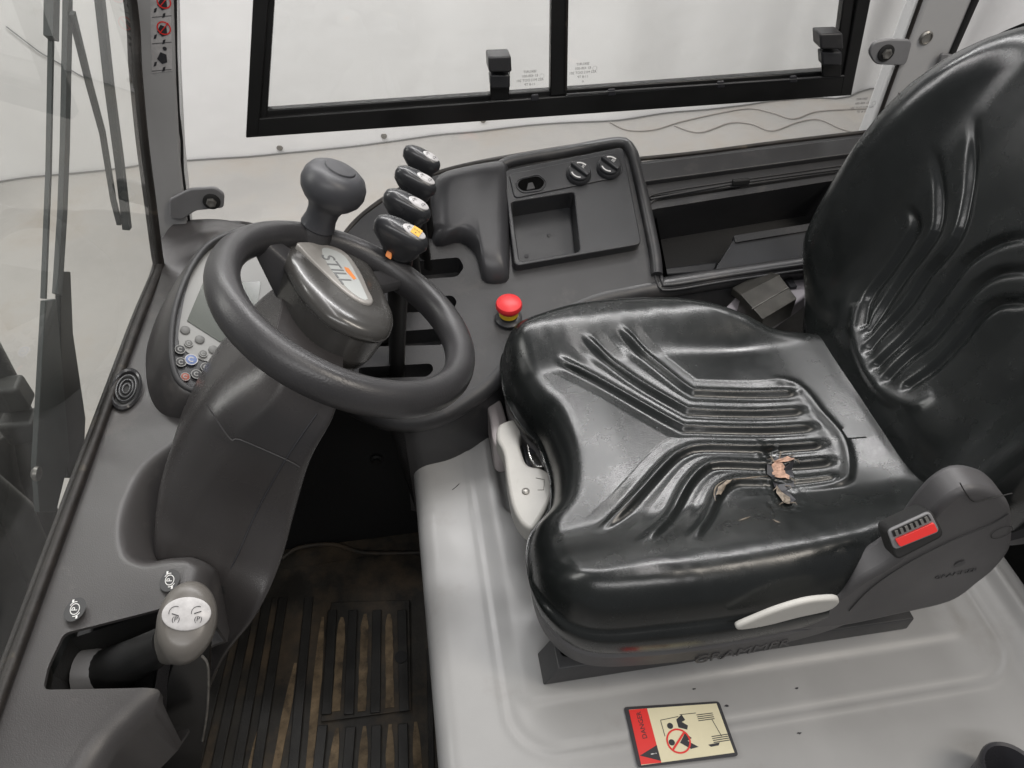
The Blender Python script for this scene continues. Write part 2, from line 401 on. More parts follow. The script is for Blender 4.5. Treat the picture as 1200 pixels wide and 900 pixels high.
for (x, z) in xs:
    for y in ys:
        zz = z+(hood_h(x, y) if z > -.03 else 0)
        if z > -.02:  # raised soft shoulder at far front corner
            pass
        far = sstep(.80, .86, y)
        xx = x + (.0 if z > -.001 else 0)
        vs.append((xx, y, zz))
ny = len(ys)
for i in range(len(xs)-1):
    for j in range(ny-1):
        a = i*ny+j; fs.append([a, a+ny, a+ny+1, a+1])
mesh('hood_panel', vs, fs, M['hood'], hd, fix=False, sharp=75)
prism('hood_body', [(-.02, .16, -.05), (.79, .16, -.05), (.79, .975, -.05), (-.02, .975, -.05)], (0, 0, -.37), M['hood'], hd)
for a, b in ((852, 826), (814, 806), (938, 857), (934, 805), (757, 835)):
    p = at(a, b, z=.006); p.z = hood_h(p.x, p.y)+.0004
    sheet('paint_chip', [p+V((.0022*math.cos(t)*random.uniform(.5, 1.6), .0011*math.sin(t)*random.uniform(.5, 1.6), .0003)) for t in [k*math.pi/4 for k in range(8)]], M['ink'], hd)
tube('scratch', [V((p.x, p.y, hood_h(p.x, p.y)+.0004)) for p in [at(a, b, z=.002) for a, b in ((530, 573), (534, 570), (538, 566))]], .0005, M['ink'], hd, 5)
# danger sticker on the hood
S0, S1, S2, S3 = [at(a, b, z=.0065) for a, b in ((731, 828), (843, 821), (866, 885), (748, 899))]
def sp(u, v, lift=0):
    p = S0.lerp(S1, u).lerp(S3.lerp(S2, u), v); p.z = .0040+lift; return p
def spoly(nm, uv, m, lift, par): return sheet(nm, [sp(u, v, lift) for u, v in uv], m, par)
st = prism('danger_sticker', fillet([sp(0, 0), sp(1, 0), sp(1, 1), sp(0, 1)][::-1], .004, 4), (0, 0, .0006), M['ink'], hd)
st['label'] = 'red and cream danger sticker with black border'
L1 = .0009
spoly('sticker_face', [(.035, .97), (.97, .94), (.965, .04), (.05, .05)], M['cream'], L1, st)
spoly('sticker_red_band', [(.035, .96), (.235, .965), (.235, .05), (.045, .055)], M['stred'], L1+.0003, st)
spoly('warning_triangle', [(.045, .82), (.235, .94), (.235, .68)], M['ink'], L1+.0006, st)
text('sticker_text', 'DANGER', .0080, sp(.14, .33, L1+.0006), (sp(.14, 0)-sp(.14, 1)), (-1, 0, 0), M['ink'], st, .0001)
text('sticker_text', '!', .010, sp(.185, .815, L1+.0009), (0, 1, 0), (-1, 0, 0), M['white'], st, .0001)
def ring(nm, c, r0, r1, m, par, ux=V((1, 0, 0)), uy=V((0, 1, 0)), a0=0, a1=2*math.pi, n=36):
    A = [a0+(a1-a0)*i/n for i in range(n+1)]
    vs = [c+(ux*math.cos(a)+uy*math.sin(a))*r for a in A for r in (r0, r1)]
    return mesh(nm, vs, [[2*i, 2*i+1, 2*i+3, 2*i+2] for i in range(n)], m, par, smooth=False, fix=False)
def disc(nm, c, r, m, par, ux=V((1, 0, 0)), uy=V((0, 1, 0)), n=24, ry=None):
    ry = ry or r; return sheet(nm, [c+ux*math.cos(a)*r+uy*math.sin(a)*ry for a in [2*math.pi*i/n for i in range(n)]], m, par)
cc = sp(.46, .65, L1+.0006)
for c_ in ((.42, .38), (.39, .66)): disc('pictogram_head', sp(*c_, L1+.0003), .0036, M['ink'], st)
for uv in ([(.50, .28), (.57, .20), (.59, .30), (.55, .33), (.60, .40), (.58, .47), (.50, .42)], [(.47, .68), (.55, .52), (.60, .62), (.55, .66), (.64, .78), (.56, .80)],
           [(.74, .76), (.86, .74), (.84, .79), (.76, .80)]): spoly('pictogram_body', uv, M['ink'], L1+.0003, st)
for u_, v_ in ((.72, .22), (.80, .62)):
    for k in range(4): spoly('pictogram_coil', [(u_, v_+.035*k), (u_+.17, v_-.015+.035*k), (u_+.17, v_+.0+.035*k), (u_, v_+.015+.035*k)], M['ink'], L1+.0003, st)
for a, b in (((.34, .27), (.53, .23)), ((.34, .27), (.34, .55)), ((.55, .2), (.72, .19)), ((.86, .32), (.90, .64))):
    A, B = sp(*a, L1+.0003), sp(*b, L1+.0003); d = (B-A).normalized(); s = V((-d.y, d.x, 0))*.0004; sheet('pictogram_line', [A-s, B-s, B+s, A+s], M['ink'], st)
ring('ban_ring', cc+V((0, 0, .0002)), .0125, .0145, M['stred'], st)
A, B = cc+V((.0095, .0085, .0003)), cc-V((.0095, .0085, -.0003)); s = V((-.7, .7, 0))*.0012; sheet('ban_bar', [A-s, B-s, B+s, A+s], M['stred'], st)
# seat rails
# ------------------------------------------------------------------ driver seat
seat = empty('driver_seat', (.34, .62, .01), 'black vinyl driver seat with moulded ribs and a torn patch, on the grey hood', 'seat')
for yy in (.420, .80):
    A, B = .102, .588
    o = prism('seat_rail', [(A, yy-.020, .009), (A+.018, yy-.020, .048), (B, yy-.020, .036), (B, yy-.020, .009)], (0, .042, 0), M['dash_dark'], seat, .002)
    cut = lathe('c', [(.0065, -.02), (.0065, .02)], (.133, yy+.001, .048), (0, 0, 1), M['black'], None, 20); cut2 = None
    apply_bool(o, [cut]); bevel(o, .0015, 2)
disc('rail_hole', V((.138, .438, .030)), .0062, M['black'], seat)
prism('seat_suspension', fillet([(.17, .455, .010), (.56, .455, .010), (.56, .80, .010), (.17, .80, .010)], .02), (0, 0, .06), M['black'], seat)
prism('lock_tab', fillet([(.235, .428, .010), (.36, .428, .010), (.36, .424, .010), (.235, .424, .010)], .001, 2), (0, 0, .024), M['bracket'], seat, .002)

# cushion outline (plan) : front edge with a notch for the weight dial
oc = [(.120, .848), (.150, .880), (.25, .898), (.36, .892), (.43, .872), (.485, .838), (.525, .808), (.575, .79), (.625, .765), (.645, .70), (.648, .62), (.635, .47), (.60, .435), (.53, .40), (.44, .378), (.33, .370), (.22, .372),
      (.145, .385), (.108, .425), (.098, .48), (.108, .530), (.138, .565), (.150, .61), (.150, .655), (.145, .685), (.131, .715), (.119, .755), (.114, .80)]
NS = 560
OUT = resample(spline([(x, y, 0) for x, y in oc], 10), NS)
CC = V((.36, .63, 0))
def normals2(P):
    n = len(P); out = []
    for i in range(n):
        d = (P[(i+3) % n]-P[i-3]).normalized(); nn = V((-d.y, d.x, 0))
        out.append(nn if nn.dot(CC-P[i]) > 0 else -nn)
    return out
NRM = normals2(OUT)
for _ in range(110): NRM = [(NRM[i-1]+NRM[i]*2+NRM[(i+1) % NS])/4 for i in range(NS)]
ZT = .208
def up_(a, b): return at(a, b, z=ZT)
ribpx = [[(722, 389), (765, 423), (806, 454), (822, 457), (870, 456), (935, 455)],
         [(680, 396), (740, 442), (798, 476), (815, 480), (870, 479), (945, 476)],
         [(648, 414), (710, 450), (790, 495), (810, 500), (870, 499), (958, 495)],
         [(697, 624), (735, 592), (780, 543), (800, 528), (822, 522), (880, 520), (968, 515)],
         [(745, 651), (780, 612), (806, 566), (828, 545), (850, 541), (900, 540), (978, 535)],
         [(803, 648), (826, 612), (842, 576), (860, 562), (880, 560), (930, 559), (984, 554)]]
RIB = [[V((p.x, p.y, 0)) for p in resample(spline([up_(*q) for q in r], 6, False), 30, False)] for r in ribpx]
RBB = [(min(q.x for q in r)-.025, max(q.x for q in r)+.025, min(q.y for q in r)-.025, max(q.y for q in r)+.025) for r in RIB]
panel = [V((p.x, p.y, 0)) for p in spline([up_(*q) for q in ((900, 438), (935, 447), (962, 480), (988, 512), (995, 545), (985, 562), (930, 568))], 6, False)]
tearp = [V((p.x, p.y, 0)) for p in [up_(*q) for q in ((905, 525), (915, 545), (912, 560), (920, 590))]]
def top_z(x, y, e):
    """height of the cushion top; e = distance from the outline"""
    p = V((x, y, 0))
    z = ZT
    by = (y-.628)/.25
    bol = sstep(.50, .86, abs(by))
    z += (.020 if by > 0 else .027)*bol*(1-.35*sstep(.45, .62, x)*(1 if by > 0 else 0)) - .006*(1-bol)*0
    z -= .018*(1-sstep(.10, .24, x))*(1-bol*.3)      # waterfall front
    z += .006*sstep(.42, .62, x)
    # centre seat panel: sunken between the bolsters
    best_ = low_ = 0
    cut_ = (1-sstep(.105, .190, abs(y-.640)))*sstep(.30, .46, x)*(1-sstep(.50, .60, x))
    z -= .009*cut_
    for r, (xa, xb, ya, yb) in zip(RIB, RBB):
        if not (xa < x < xb and ya < y < yb): continue
        d, t = polyd(p, r)
        if d < .024:
            amp = .0085*sstep(0, .12, t)*(1-sstep(.95, 1.0, t)*.8); best_ = max(best_, amp*math.exp(-(d/.0062)**2))
            low_ = max(low_, amp*.35*math.exp(-(d/.016)**2))
    z += best_ - low_
    d, t = polyd(p, panel)
    if d < .03: z += .006*math.exp(-(d/.006)**2)*sstep(0, .3, t)*(1-.6*sstep(.7, 1, t))
    # wrinkles on the far bolster and soft unevenness
    z += .0008*noise.noise(V((x*9, y*9, 1)))*(.4+bol) + .0004*noise.noise(V((x*60+9, y*34, 3)))*sstep(.2, .6, bol)
    d, t = polyd(p, tearp)
    if d < .03: z += .0018*noise.noise(V((x*160, y*160, 5)))*(1-d/.03) - .0035*math.exp(-(d/.006)**2)
    return z
rings = []
R_e = .042
side = [(.016, .108), (.004, .111), (-.002, .124), (-.004, .140)]
for ins, zz in side: rings.append([V((p.x+n.x*ins, p.y+n.y*ins, zz)) for p, n in zip(OUT, NRM)])
def edge_pt(p, n, ins):
    return p+n*ins
def drop(ins):     # rounded shoulder
    if ins >= R_e: return 0
    t = 1-ins/R_e; return -(1-math.sqrt(max(0, 1-t*t)))*.062
for k in range(1, 13):
    a = math.pi/2*k/12; ins = R_e*(1-math.cos(a))-.004*(1-math.sin(a))
    rg = []
    for p, n in zip(OUT, NRM):
        q = p+n*ins; rg.append(V((q.x, q.y, top_z(q.x, q.y, ins)+drop(max(ins, 0)))))
    rings.append(rg)
inner = [p+n*R_e for p, n in zip(OUT, NRM)]
for _ in range(3): inner = [(inner[i-1]+inner[i]*2+inner[(i+1) % NS])/4 for i in range(NS)]
KR = 120
for k in range(1, KR):
    s = 1-k/KR
    rg = []
    for q0 in inner:
        q = CC+(q0-CC)*s; rg.append(V((q.x, q.y, top_z(q.x, q.y, 1))))
    rings.append(rg)
n = NS; vs = [p for r in rings for p in r]; fs = []
for i in range(len(rings)-1):
    for j in range(n):
        a, b = i*n+j, i*n+(j+1) % n; fs.append([a, b, b+n, a+n])
vs.append(V((CC.x, CC.y, top_z(CC.x, CC.y, 1)))); L_ = (len(rings)-1)*n
for j in range(n): fs.append([L_+j, L_+(j+1) % n, len(vs)-1])
cush = mesh('cushion', vs, fs, M['seat'], seat, sharp=179)
# torn patch
def topat(px_, py_, lift=.001):
    p = up_(px_, py_); q = V((p.x, p.y, 0)); return V((p.x, p.y, top_z(p.x, p.y, 1)+lift))
def ragged(nm, pxs, m, lift=.0012):
    P = []
    for i in range(len(pxs)):
        a, b = V(pxs[i]), V(pxs[(i+1) % len(pxs)])
        for t in (0, .5): 
            c = a.lerp(b, t); P.append(topat(c.x+random.uniform(-1, 1)*.8, c.y+random.uniform(-1, 1)*.8, lift+random.uniform(0, .0012)))
    c = sum(P, V())/len(P); c.z += .0006; nn = len(P)
    return mesh(nm, P+[c], [[i, (i+1) % nn, nn] for i in range(nn)], m, cush, smooth=False, fix=False)
ragged('exposed_foam', [(905, 543), (912, 539), (921, 543), (925, 552), (925, 561), (915, 560), (906, 556)], M['pad_foam'], .0022)
ragged('exposed_foam', [(906, 541), (914, 533), (925, 530), (932, 536), (926, 539), (916, 541)], M['pad_foam'], .0024)
ragged('torn_flap', [(911, 564), (917, 574), (926, 583), (925, 592), (918, 586), (911, 576)], M['torn_edge'], .0028)
ragged('torn_flap', [(920, 588), (931, 592), (924, 589), (918, 585)], M['torn_edge'], .004)
ragged('torn_flap', [(838, 584), (841, 574), (850, 566), (857, 565), (851, 571), (844, 582)], M['torn_edge'], .0015)
for pp in ([(857, 564), (870, 562), (885, 560), (902, 554)], [(838, 590), (836, 582), (840, 570), (850, 564)], [(863, 617), (871, 614), (877, 611)], [(902, 617), (906, 621), (910, 623)], [(911, 545), (908, 538), (905, 527)]):
    tube('tear_edge', resample(spline([topat(*q, .0006) for q in pp], 5, False), 14, False), [.0002+.0007*math.sin(math.pi*i/13) for i in range(14)], M['torn_edge'], cush, 6)

ragged('tear_hole', [(900, 534), (912, 530), (932, 530), (930, 546), (932, 568), (920, 572), (908, 566), (900, 552)], M['ink'], .0008)
ragged('tear_hole', [(912, 566), (922, 570), (932, 586), (926, 592), (914, 580)], M['ink'], .0008)
for a, b, c, d_ in ((906, 541, 899, 536), (925, 531, 934, 529), (930, 538, 938, 541), (926, 560, 933, 565), (912, 566, 907, 572), (918, 588, 912, 594), (926, 590, 933, 595), (915, 532, 916, 524), (922, 566, 929, 572)):
    tube('loose_thread', [topat(a, b, .0022), topat((a+c)/2+1, (b+d_)/2, .0045), topat(c, d_, .002)], [.0009, .0006, .0002], M['torn_edge'], cush, 5)
# lower plastic pan and side cover
PAN = [V((p.x, p.y, 0)) for p in OUT]
def ringat(sc, z, ins): return [V((p.x+nn.x*ins, p.y+nn.y*ins, z)) for p, nn in zip(OUT[::2], NRM[::2])]
loft('seat_pan', [ringat(1, .118, .014), ringat(1, .107, .001), ringat(1, .080, .003), ringat(1, .066, .012), ringat(1, .058, .026), ringat(1, .054, .06)], M['pan'], seat)
text('embossed_lettering', 'GRAMMER', .026, V((.335, .3722, .082)), (1, .035, 0), (0, -.02, 1), M['pan'], seat, .0006)
cv = [(1052, 655), (1072, 632), (1092, 606), (1113, 586), (1138, 574), (1162, 576), (1177, 584), (1187, 600), (1187, 640), (1170, 665), (1150, 682), (1115, 706), (1050, 722), (980, 736), (900, 742), (862, 741), (905, 722), (965, 706), (985, 700), (998, 690), (1014, 679), (1034, 668)]
CVY = .372
cvp = resample(spline([at(a, b, y=CVY) for a, b in cv], 6), 110)
cp = prism('side_cover', cvp, (0, .034, 0), M['pan'], seat, .009, 4, 50); cp['label'] = 'grey plastic hinge cover with embossed lettering'
def cvat(a, b, lift=.001): return at(a, b, y=CVY-lift)
tube('cover_groove', spline([cvat(a, b) for a, b in ((1125, 566), (1132, 578), (1142, 588), (1165, 583), (1186, 578))], 5, False), .0006, M['black'], cp, 5)
tube('cover_seam', spline([cvat(a, b) for a, b in ((1182, 602), (1160, 615), (1110, 636), (1060, 662), (1020, 690), (995, 716))], 5, False), .0007, M['dash_dark'], cp, 5)
ring('cover_plug', cvat(1174, 624), .0105, .0113, M['black'], cp, V((1, 0, 0)), V((0, 0, 1)))
text('embossed_lettering', 'GRAMMER', .0105, cvat(1120, 672, .0), V((1, 0, .12)), (0, 0, 1), M['dash_dark'], cp, .0008)
disc('embossed_emblem', cvat(1125, 661), .006, M['dash_dark'], cp, V((1, 0, 0)), V((0, 0, 1)))
# release handle
hp_ = [(862, 737), (882, 728), (912, 716), (947, 706), (975, 703), (984, 704), (983, 709), (970, 717), (935, 725), (900, 734), (870, 739)]
prism('recline_handle', resample(spline([at(a, b, y=.352) for a, b in hp_], 5), 40), (0, .008, 0), M['handle'], seat, .003, 3, 50)['label'] = 'pale grey lever under the cushion edge'

# seat belt buckle
bk = empty('belt_buckle', at(1072, 632, y=.385), 'seat belt buckle with red release button at the seat side', 'buckle')
b0, b1, b2, b3 = (1038, 622), (1092, 597), (1108, 628), (1050, 658)
bn = V((-.25, -.75, .62)).normalized(); bp0 = at(1072, 632, y=.358)
BQ = [pl(a, b, bp0, bn) for a, b in (b0, b1, b2, b3)]
prism('buckle_body', fillet(BQ, .007, 4), -bn*.030, M['black'], bk, .003)
BQ2 = [pl(a, b, bp0+bn*.002, bn) for a, b in ((1040, 622), (1090, 599), (1102, 623), (1048, 645))]
prism('buckle_face', fillet(BQ2, .005, 4), -bn*.004, M['bracket'], bk, .001)
bq = lambda u, v, l=.003: BQ2[0].lerp(BQ2[1], u).lerp(BQ2[3].lerp(BQ2[2], u), v)+bn*l
prism('latch_slot', [bq(.08, .08, .0004), bq(.92, .08, .0004), bq(.94, .38, .0004), bq(.08, .38, .0004)], bn*.0004, M['black'], bk)
for k in range(7):
    u = .13+.115*k; prism('slot_tooth', [bq(u, .12, .0008), bq(u+.06, .12, .0008), bq(u+.06, .36, .0008), bq(u, .36, .0008)], bn*.0025, M['steel'], bk)
prism('release_button', fillet([bq(.08, .47, .0), bq(.95, .47, .0), bq(.95, .90, .0), bq(.12, .90, .0)], .002, 3), bn*.003, M['buckle_red'], bk, .0008)

# backrest ---------------------------------------------------------------
bu = V((.30, 0, .954)).normalized(); bnn = V((-.954, 0, .30)).normalized(); bv = V((0, 1, 0)); B0 = V((.602, .635, .18))
def bpt(u, v, h): return B0+bu*u+bv*v+bnn*h
bo = [(-.045, .0), (-.045, .15), (-.01, .21), (.10, .250), (.22, .266), (.32, .255), (.41, .220), (.48, .16), (.51, .06), (.515, 0)]
bo = bo+[(u, -v) for u, v in bo[1:-1][::-1]]
BOUT = resample(spline([(u, v, 0) for u, v in bo], 10), 480)
BC = V((.25, 0, 0)); n = len(BOUT)
BN = []
for i in range(n):
    d = (BOUT[(i+3) % n]-BOUT[i-3]).normalized(); q = V((-d.y, d.x, 0)); BN.append(q if q.dot(BC-BOUT[i]) > 0 else -q)
def bp_(a, b):   # picture point -> (u, v) on the face
    p = pl(a, b, B0+bnn*.028, bnn); return V(((p-B0).dot(bu), (p-B0).dot(bv), 0))
bribs = [[(1064, 238), (1072, 262), (1060, 287), (1041, 317), (1021, 350), (1019, 380)],
         [(1100, 165), (1101, 210), (1096, 262), (1081, 291), (1060, 319), (1041, 352), (1025, 388)],
         [(1144, 125), (1137, 190), (1130, 235), (1122, 268), (1107, 294), (1083, 322), (1062, 357), (1040, 388), (1028, 410)],
         [(1240, 275), (1200, 277), (1165, 284), (1132, 304), (1111, 329), (1093, 354), (1069, 387), (1038, 430)],
         [(1240, 316), (1200, 317), (1165, 320), (1139, 336), (1114, 366), (1091, 397), (1068, 420), (1050, 446)],
         [(1240, 354), (1200, 354), (1167, 355), (1144, 371), (1121, 401), (1097, 430), (1072, 455)]]
BR = [resample(spline([bp_(*q) for q in r], 6, False), 26, False) for r in bribs]
bpan = resample(spline([bp_(*q) for q in ((1011, 355), (1012, 392), (1028, 436), (1052, 464), (1080, 474), (1098, 462))], 6, False), 26, False)
def b_h(u, v):
    a = abs(v)
    wv = .262
    h = .030
    bol = sstep(.55, .80, a/wv)
    h += .055*sstep(.50, .95, a/wv)*sstep(-.02, .12, u)*(1-sstep(.42, .52, u)*.6)
    h += .014*math.exp(-((u-.06)/.07)**2)*(1-sstep(.10, .2, a)) # lumbar
    h -= .012*sstep(.30, .50, u)
    h -= .007*(1-sstep(.09, .15, a))*sstep(.06, .12, u)
    p = V((u, v, 0))
    for sgn in (1, -1):
        p2 = V((u, v*1, 0))
    bs = lo = 0
    for r in BR:
        d, t = polyd(p, r)
        if d < .035:
            amp = .0072*sstep(0, .30, t); bs = max(bs, amp*math.exp(-(d/.0058)**2))
    h -= bs
    d, t = polyd(p, bpan)
    if d < .03: h += .0060*math.exp(-(d/.009)**2)*math.sin(math.pi*t)**.5
    h += .0015*noise.noise(V((u*10, v*10, 7))) + .0006*noise.noise(V((u*30, v*70, 9)))*bol
    return h
rings = []; RB = .055
for ins, h in ((.03, -.055), (.008, -.050), (.0, -.03), (-.003, -.005)):
    rings.append([bpt(p.x+q.x*ins, p.y+q.y*ins, h+(b_h(p.x, p.y)-.030)*.55*(1 if h > -.04 else .4)) for p, q in zip(BOUT, BN)])
for k in range(1, 13):
    a = math.pi/2*k/12; ins = RB*(1-math.cos(a)); t = 1-ins/RB; dr = -(1-math.sqrt(max(0, 1-t*t)))*.055
    rings.append([bpt(p.x+q.x*ins, p.y+q.y*ins, b_h(p.x+q.x*ins, p.y+q.y*ins)+dr) for p, q in zip(BOUT, BN)])
inner = [p+q*RB for p, q in zip(BOUT, BN)]
for _ in range(6): inner = [(inner[i-1]+inner[i]*2+inner[(i+1) % n])/4 for i in range(n)]
KR = 110
for k in range(1, KR):
    s = 1-k/KR; rings.append([(lambda q: bpt(q.x, q.y, b_h(q.x, q.y)))(BC+(q0-BC)*s) for q0 in inner])
vs = [p for r in rings for p in r]; fs = []
for i in range(len(rings)-1):
    for j in range(n):
        a, b = i*n+j, i*n+(j+1) % n; fs.append([a, b, b+n, a+n])
vs.append(bpt(BC.x, BC.y, b_h(BC.x, BC.y))); L_ = (len(rings)-1)*n
for j in range(n): fs.append([L_+j, L_+(j+1) % n, len(vs)-1])
fs.append(list(range(n)))
mesh('backrest', vs, fs, M['seat'], seat, sharp=85)
rb = [[bpt(p.x, p.y, h) + V((0, 0, 0)) for p in BOUT[::3]] for h in (-.05, -.085)]
rb.append([bpt(.25+(p.x-.25)*.9, p.y*.9, -.10) for p in BOUT[::3]])
loft('backrest_shell', rb, M['pan'], seat)
# vinyl flap between cushion and backrest
mesh('vinyl_flap', [topat(976, 511, .0006), topat(994, 497, .0016), topat(1012, 505, .0022), topat(1016, 512, .0016)], [[0, 1, 2, 3]], M['seat'], seat)

# weight adjuster in front of the cushion
wa = [(590, 494), (605, 490), (622, 490), (628, 496), (626, 505), (612, 506), (609, 515), (611, 528), (618, 544), (634, 548), (646, 556), (650, 572), (640, 595), (630, 612), (622, 620), (610, 612), (600, 592), (594, 562), (590, 530), (582, 514), (583, 500)]
WZ = .108
ad = empty('weight_adjuster', at(610, 560, z=.05), 'light grey adjuster handle with metal dial under the front of the seat', 'handle')
prism('adjuster_housing', resample(spline([at(a, b, z=WZ) for a, b in wa], 5), 90), (0, 0, -.032), M['handle'], ad, .005, 4, 50)
prism('adjuster_neck', [at(a, b, z=.08) for a, b in ((600, 500), (655, 500), (660, 600), (612, 600))], (0, 0, -.06), M['pan'], ad, .004)
prism('dial_recess', [at(a, b, z=WZ-.018) for a, b in ((608, 503), (645, 503), (652, 560), (618, 548))], (0, 0, -.006), M['ink'], ad)
dl = [at(a, b, z=WZ-.004) for a, b in ((619, 510), (630, 512), (632, 530), (640, 545), (626, 545), (618, 528))]
prism('dial', spline(dl, 4), (0, 0, -.012), M['chrome'], ad, .002, 3, 50)
sheet('dial_mark', [at(a, b, z=WZ-.0035) for a, b in ((620, 525), (628, 524), (629, 531), (621, 532))], M['ink'], ad)
lathe('rivet', [(.0055, 0), (.0052, .0016), (.003, .0028), (.0005, .003)], at(616, 576, z=WZ), (0, 0, 1), M['steel'], ad, 18)
for a, b in (((628, 560), (638, 562)), ((638, 562), (637, 574)), ((637, 574), (630, 574))): tube('engraved_mark', [at(*a, z=WZ+.0003), at(*b, z=WZ+.0003)], .0005, M['steel'], ad, 5)
lv = [at(a, b, z=.075) for a, b in ((570, 467), (583, 465), (590, 478), (597, 516), (580, 520), (574, 490))]
sl = setp(prism('slide_lever', resample(spline(lv, 5), 40), (0, 0, -.065), M['lilac'], None, .004, 3, 50), 'small pale upright lever standing on the hood in front of the seat', 'lever')

# ------------------------------------------------------------------ side console
CY0, CZ0, CS = .92, .185, .47
CN = V((0, -CS, 1)).normalized()
CP0 = V((0, CY0, CZ0))
def ac(a, b, lift=0): return pl(a, b, CP0+CN*lift, CN)
con = empty('side_console', (.35, 1.0, -.10), 'dark grey plastic side console running beside the seat', 'console')
cpx = [(404, 276), (425, 254), (458, 230), (505, 207), (560, 192), (640, 178), (722, 166), (735, 170), (746, 190), (820, 181), (920, 168), (1075, 150), (1090, 290), (950, 309), (782, 334), (740, 342), (695, 352), (650, 372), (615, 398), (590, 428), (560, 454), (520, 478), (480, 488), (440, 480), (405, 462), (380, 430), (388, 330)]
CO = [ac(*p) for p in cpx]
body = prism('console_body', fillet(CO, .012, 3)[::-1], (0, 0, -.24), M['console'], con)
cuts = [prism('c', [ac(*p, -.04) for p in ((250, 150), (474, 150), (474, 640), (250, 640))], -CN*.5, M['console'])]
def cutter(pxs, depth, rr=.006):
    P = fillet([ac(*p, .02) for p in pxs], rr, 4); return prism('c', P, -CN*(depth+.02), M['console'], None)
cuts.append(cutter([(764, 238), (985, 203), (1010, 298), (781, 325)], .115, .010))
cuts.append(cutter([(599, 236), (673, 224), (680, 294), (609, 306)], .032, .006)); cuts.append(cutter([(607, 209), (632, 203), (641, 212), (636, 222), (612, 227), (604, 219)], .02, .008))
cuts.append(cutter([(752, 224), (1000, 187), (1001, 194), (753, 231)], .012, .003))
for q in ([(470, 300), (538, 294), (544, 306), (536, 317), (470, 322)], [(470, 345), (530, 339), (536, 347), (530, 357), (470, 360)],
          [(430, 385), (520, 378), (524, 388), (518, 398), (430, 400)], [(418, 425), (505, 420), (508, 428), (500, 436), (420, 438)]):
    cuts.append(cutter(q, .05, .006))
apply_bool(body, cuts); bevel(body, .004, 3, 40)
prism('console_underside', [ac(*p, -.055) for p in ((395, 285), (600, 285), (600, 400), (520, 470), (440, 470), (395, 440))], -CN*.004, M['black'], con)
rimp = [ac(*p, .004) for p in ((577, 318), (576, 240), (577, 212), (584, 197), (603, 188), (660, 178), (722, 167), (738, 174), (747, 200), (766, 288), (770, 322))]
tube('tray_surround', resample(spline(rimp, 8, False), 80, False), .0105, M['console'], con, 16, flat=.9)
# soft rolled inner edge
edge = [ac(*p, -.016) for p in ((1085, 292), (950, 311), (785, 336), (740, 344), (695, 354), (650, 375), (615, 402), (590, 432), (560, 459), (520, 484), (480, 494), (440, 486), (402, 466), (370, 430))]
tube('console_roll', resample(spline(edge, 8, False), 80, False), .017, M['console'], con, 20)
# lower dark skirt that meets the hood
sk = [at(a, b, z=.012) for a, b in ((478, 512), (510, 494), (560, 470), (600, 455), (680, 400), (760, 372), (900, 350), (1060, 330))]
tube('console_skirt', resample(spline(sk, 8, False), 60, False), .012, M['dash_dark'], con, 14)
vs_ = []; top_ = resample(spline([p-V((0, 0, .006)) for p in edge[:-3]], 8, False), 60, False); bot_ = resample(spline(sk, 8, False), 60, False)
bot_ = bot_[::-1]
mesh('console_wall', top_+bot_, [[i, i+1, 61+i, 60+i] for i in range(59)], M['dash_dark'], con, fix=False)
# black seal round the outside left
tube('console_seal', resample(spline([ac(*p, -.004) for p in ((396, 292), (404, 275), (424, 253), (457, 229), (504, 206), (560, 191), (640, 177), (724, 164))], 6, False), 60, False), .0045, M['seal'], con, 8)
tube('console_seal', resample(spline([ac(*p, .0) for p in ((742, 187), (820, 179), (920, 166), (1075, 148))], 6, False), 30, False), .004, M['seal'], con, 8)
# outer raised ledge beside the bin
def cprism(nm, pxs, h, m, par, bev=.003, r=.006, base=-.002, seg=3):
    P = fillet([ac(*p, h) for p in pxs], r, 4); return prism(nm, P[::-1], -CN*(h-base), m, par, bev, seg)
cprism('console_ledge', [(746, 192), (1075, 152), (1078, 170), (985, 182), (748, 214)], .012, M['console'], con, .006)
for off, rad_, mm in ((0, .0032, 'console'), (6, .0018, 'dash_dark')):
    tube('bin_rim', resample(spline([ac(*p, .001) for p in ((1000, 198-off), (860, 218-off), (778, 231-off), (764-off, 236-off*.6), (759-off, 246), (768-off, 290), (776-off, 328+off*.4), (784, 334+off), (860, 322+off), (1000, 302+off))], 6, False), 90, False), rad_, M[mm], con, 8)
tube('bin_rail', [ac(762, 233, .007), ac(860, 215, .007), ac(1000, 196, .007)], .0018, M['dash_dark'], con, 8)
box('bin_catch', ac(868, 213, .010), (.030, .008, .010), M['black'], con, .002)
# divider in the bin
dv = [ac(*p, -.040) for p in ((838, 316), (860, 280), (1010, 256), (1010, 292))]
prism('bin_divider', fillet(dv, .006, 3), -CN*.06, M['tray'], con, .006)
prism('bin_divider', fillet([ac(*p, -.036) for p in ((860, 276), (1010, 252), (1010, 260), (862, 284))], .002, 3), -CN*.012, M['console'], con, .003)
prism('bin_divider', [ac(*p, -.07) for p in ((778, 322), (776, 314), (842, 306), (838, 318))], -CN*.03, M['tray'], con, .004)
bl = [(764, 238), (985, 203), (1010, 298), (781, 325)]
b0_ = [ac(*p, -.028) for p in bl]; bc_ = sum(b0_, V())/4; b0_ = [bc_+(p-bc_)*.985 for p in b0_]; b1_ = [p-CN*.083 for p in b0_]
binm = mat('bin_shade_black', (.006, .006, .006), .7, spec=.15)  # near-black lining, added to stand in for deep shade inside the bin
mesh('bin_shade_liner', b0_+b1_, [[i, (i+1) % 4, 4+(i+1) % 4, 4+i] for i in range(4)]+[[4, 5, 6, 7]], binm, con, smooth=False)
sheet('bin_floor', [ac(*p, -.11) for p in ((740, 210), (1020, 180), (1020, 330), (740, 370))], M['black'], con)
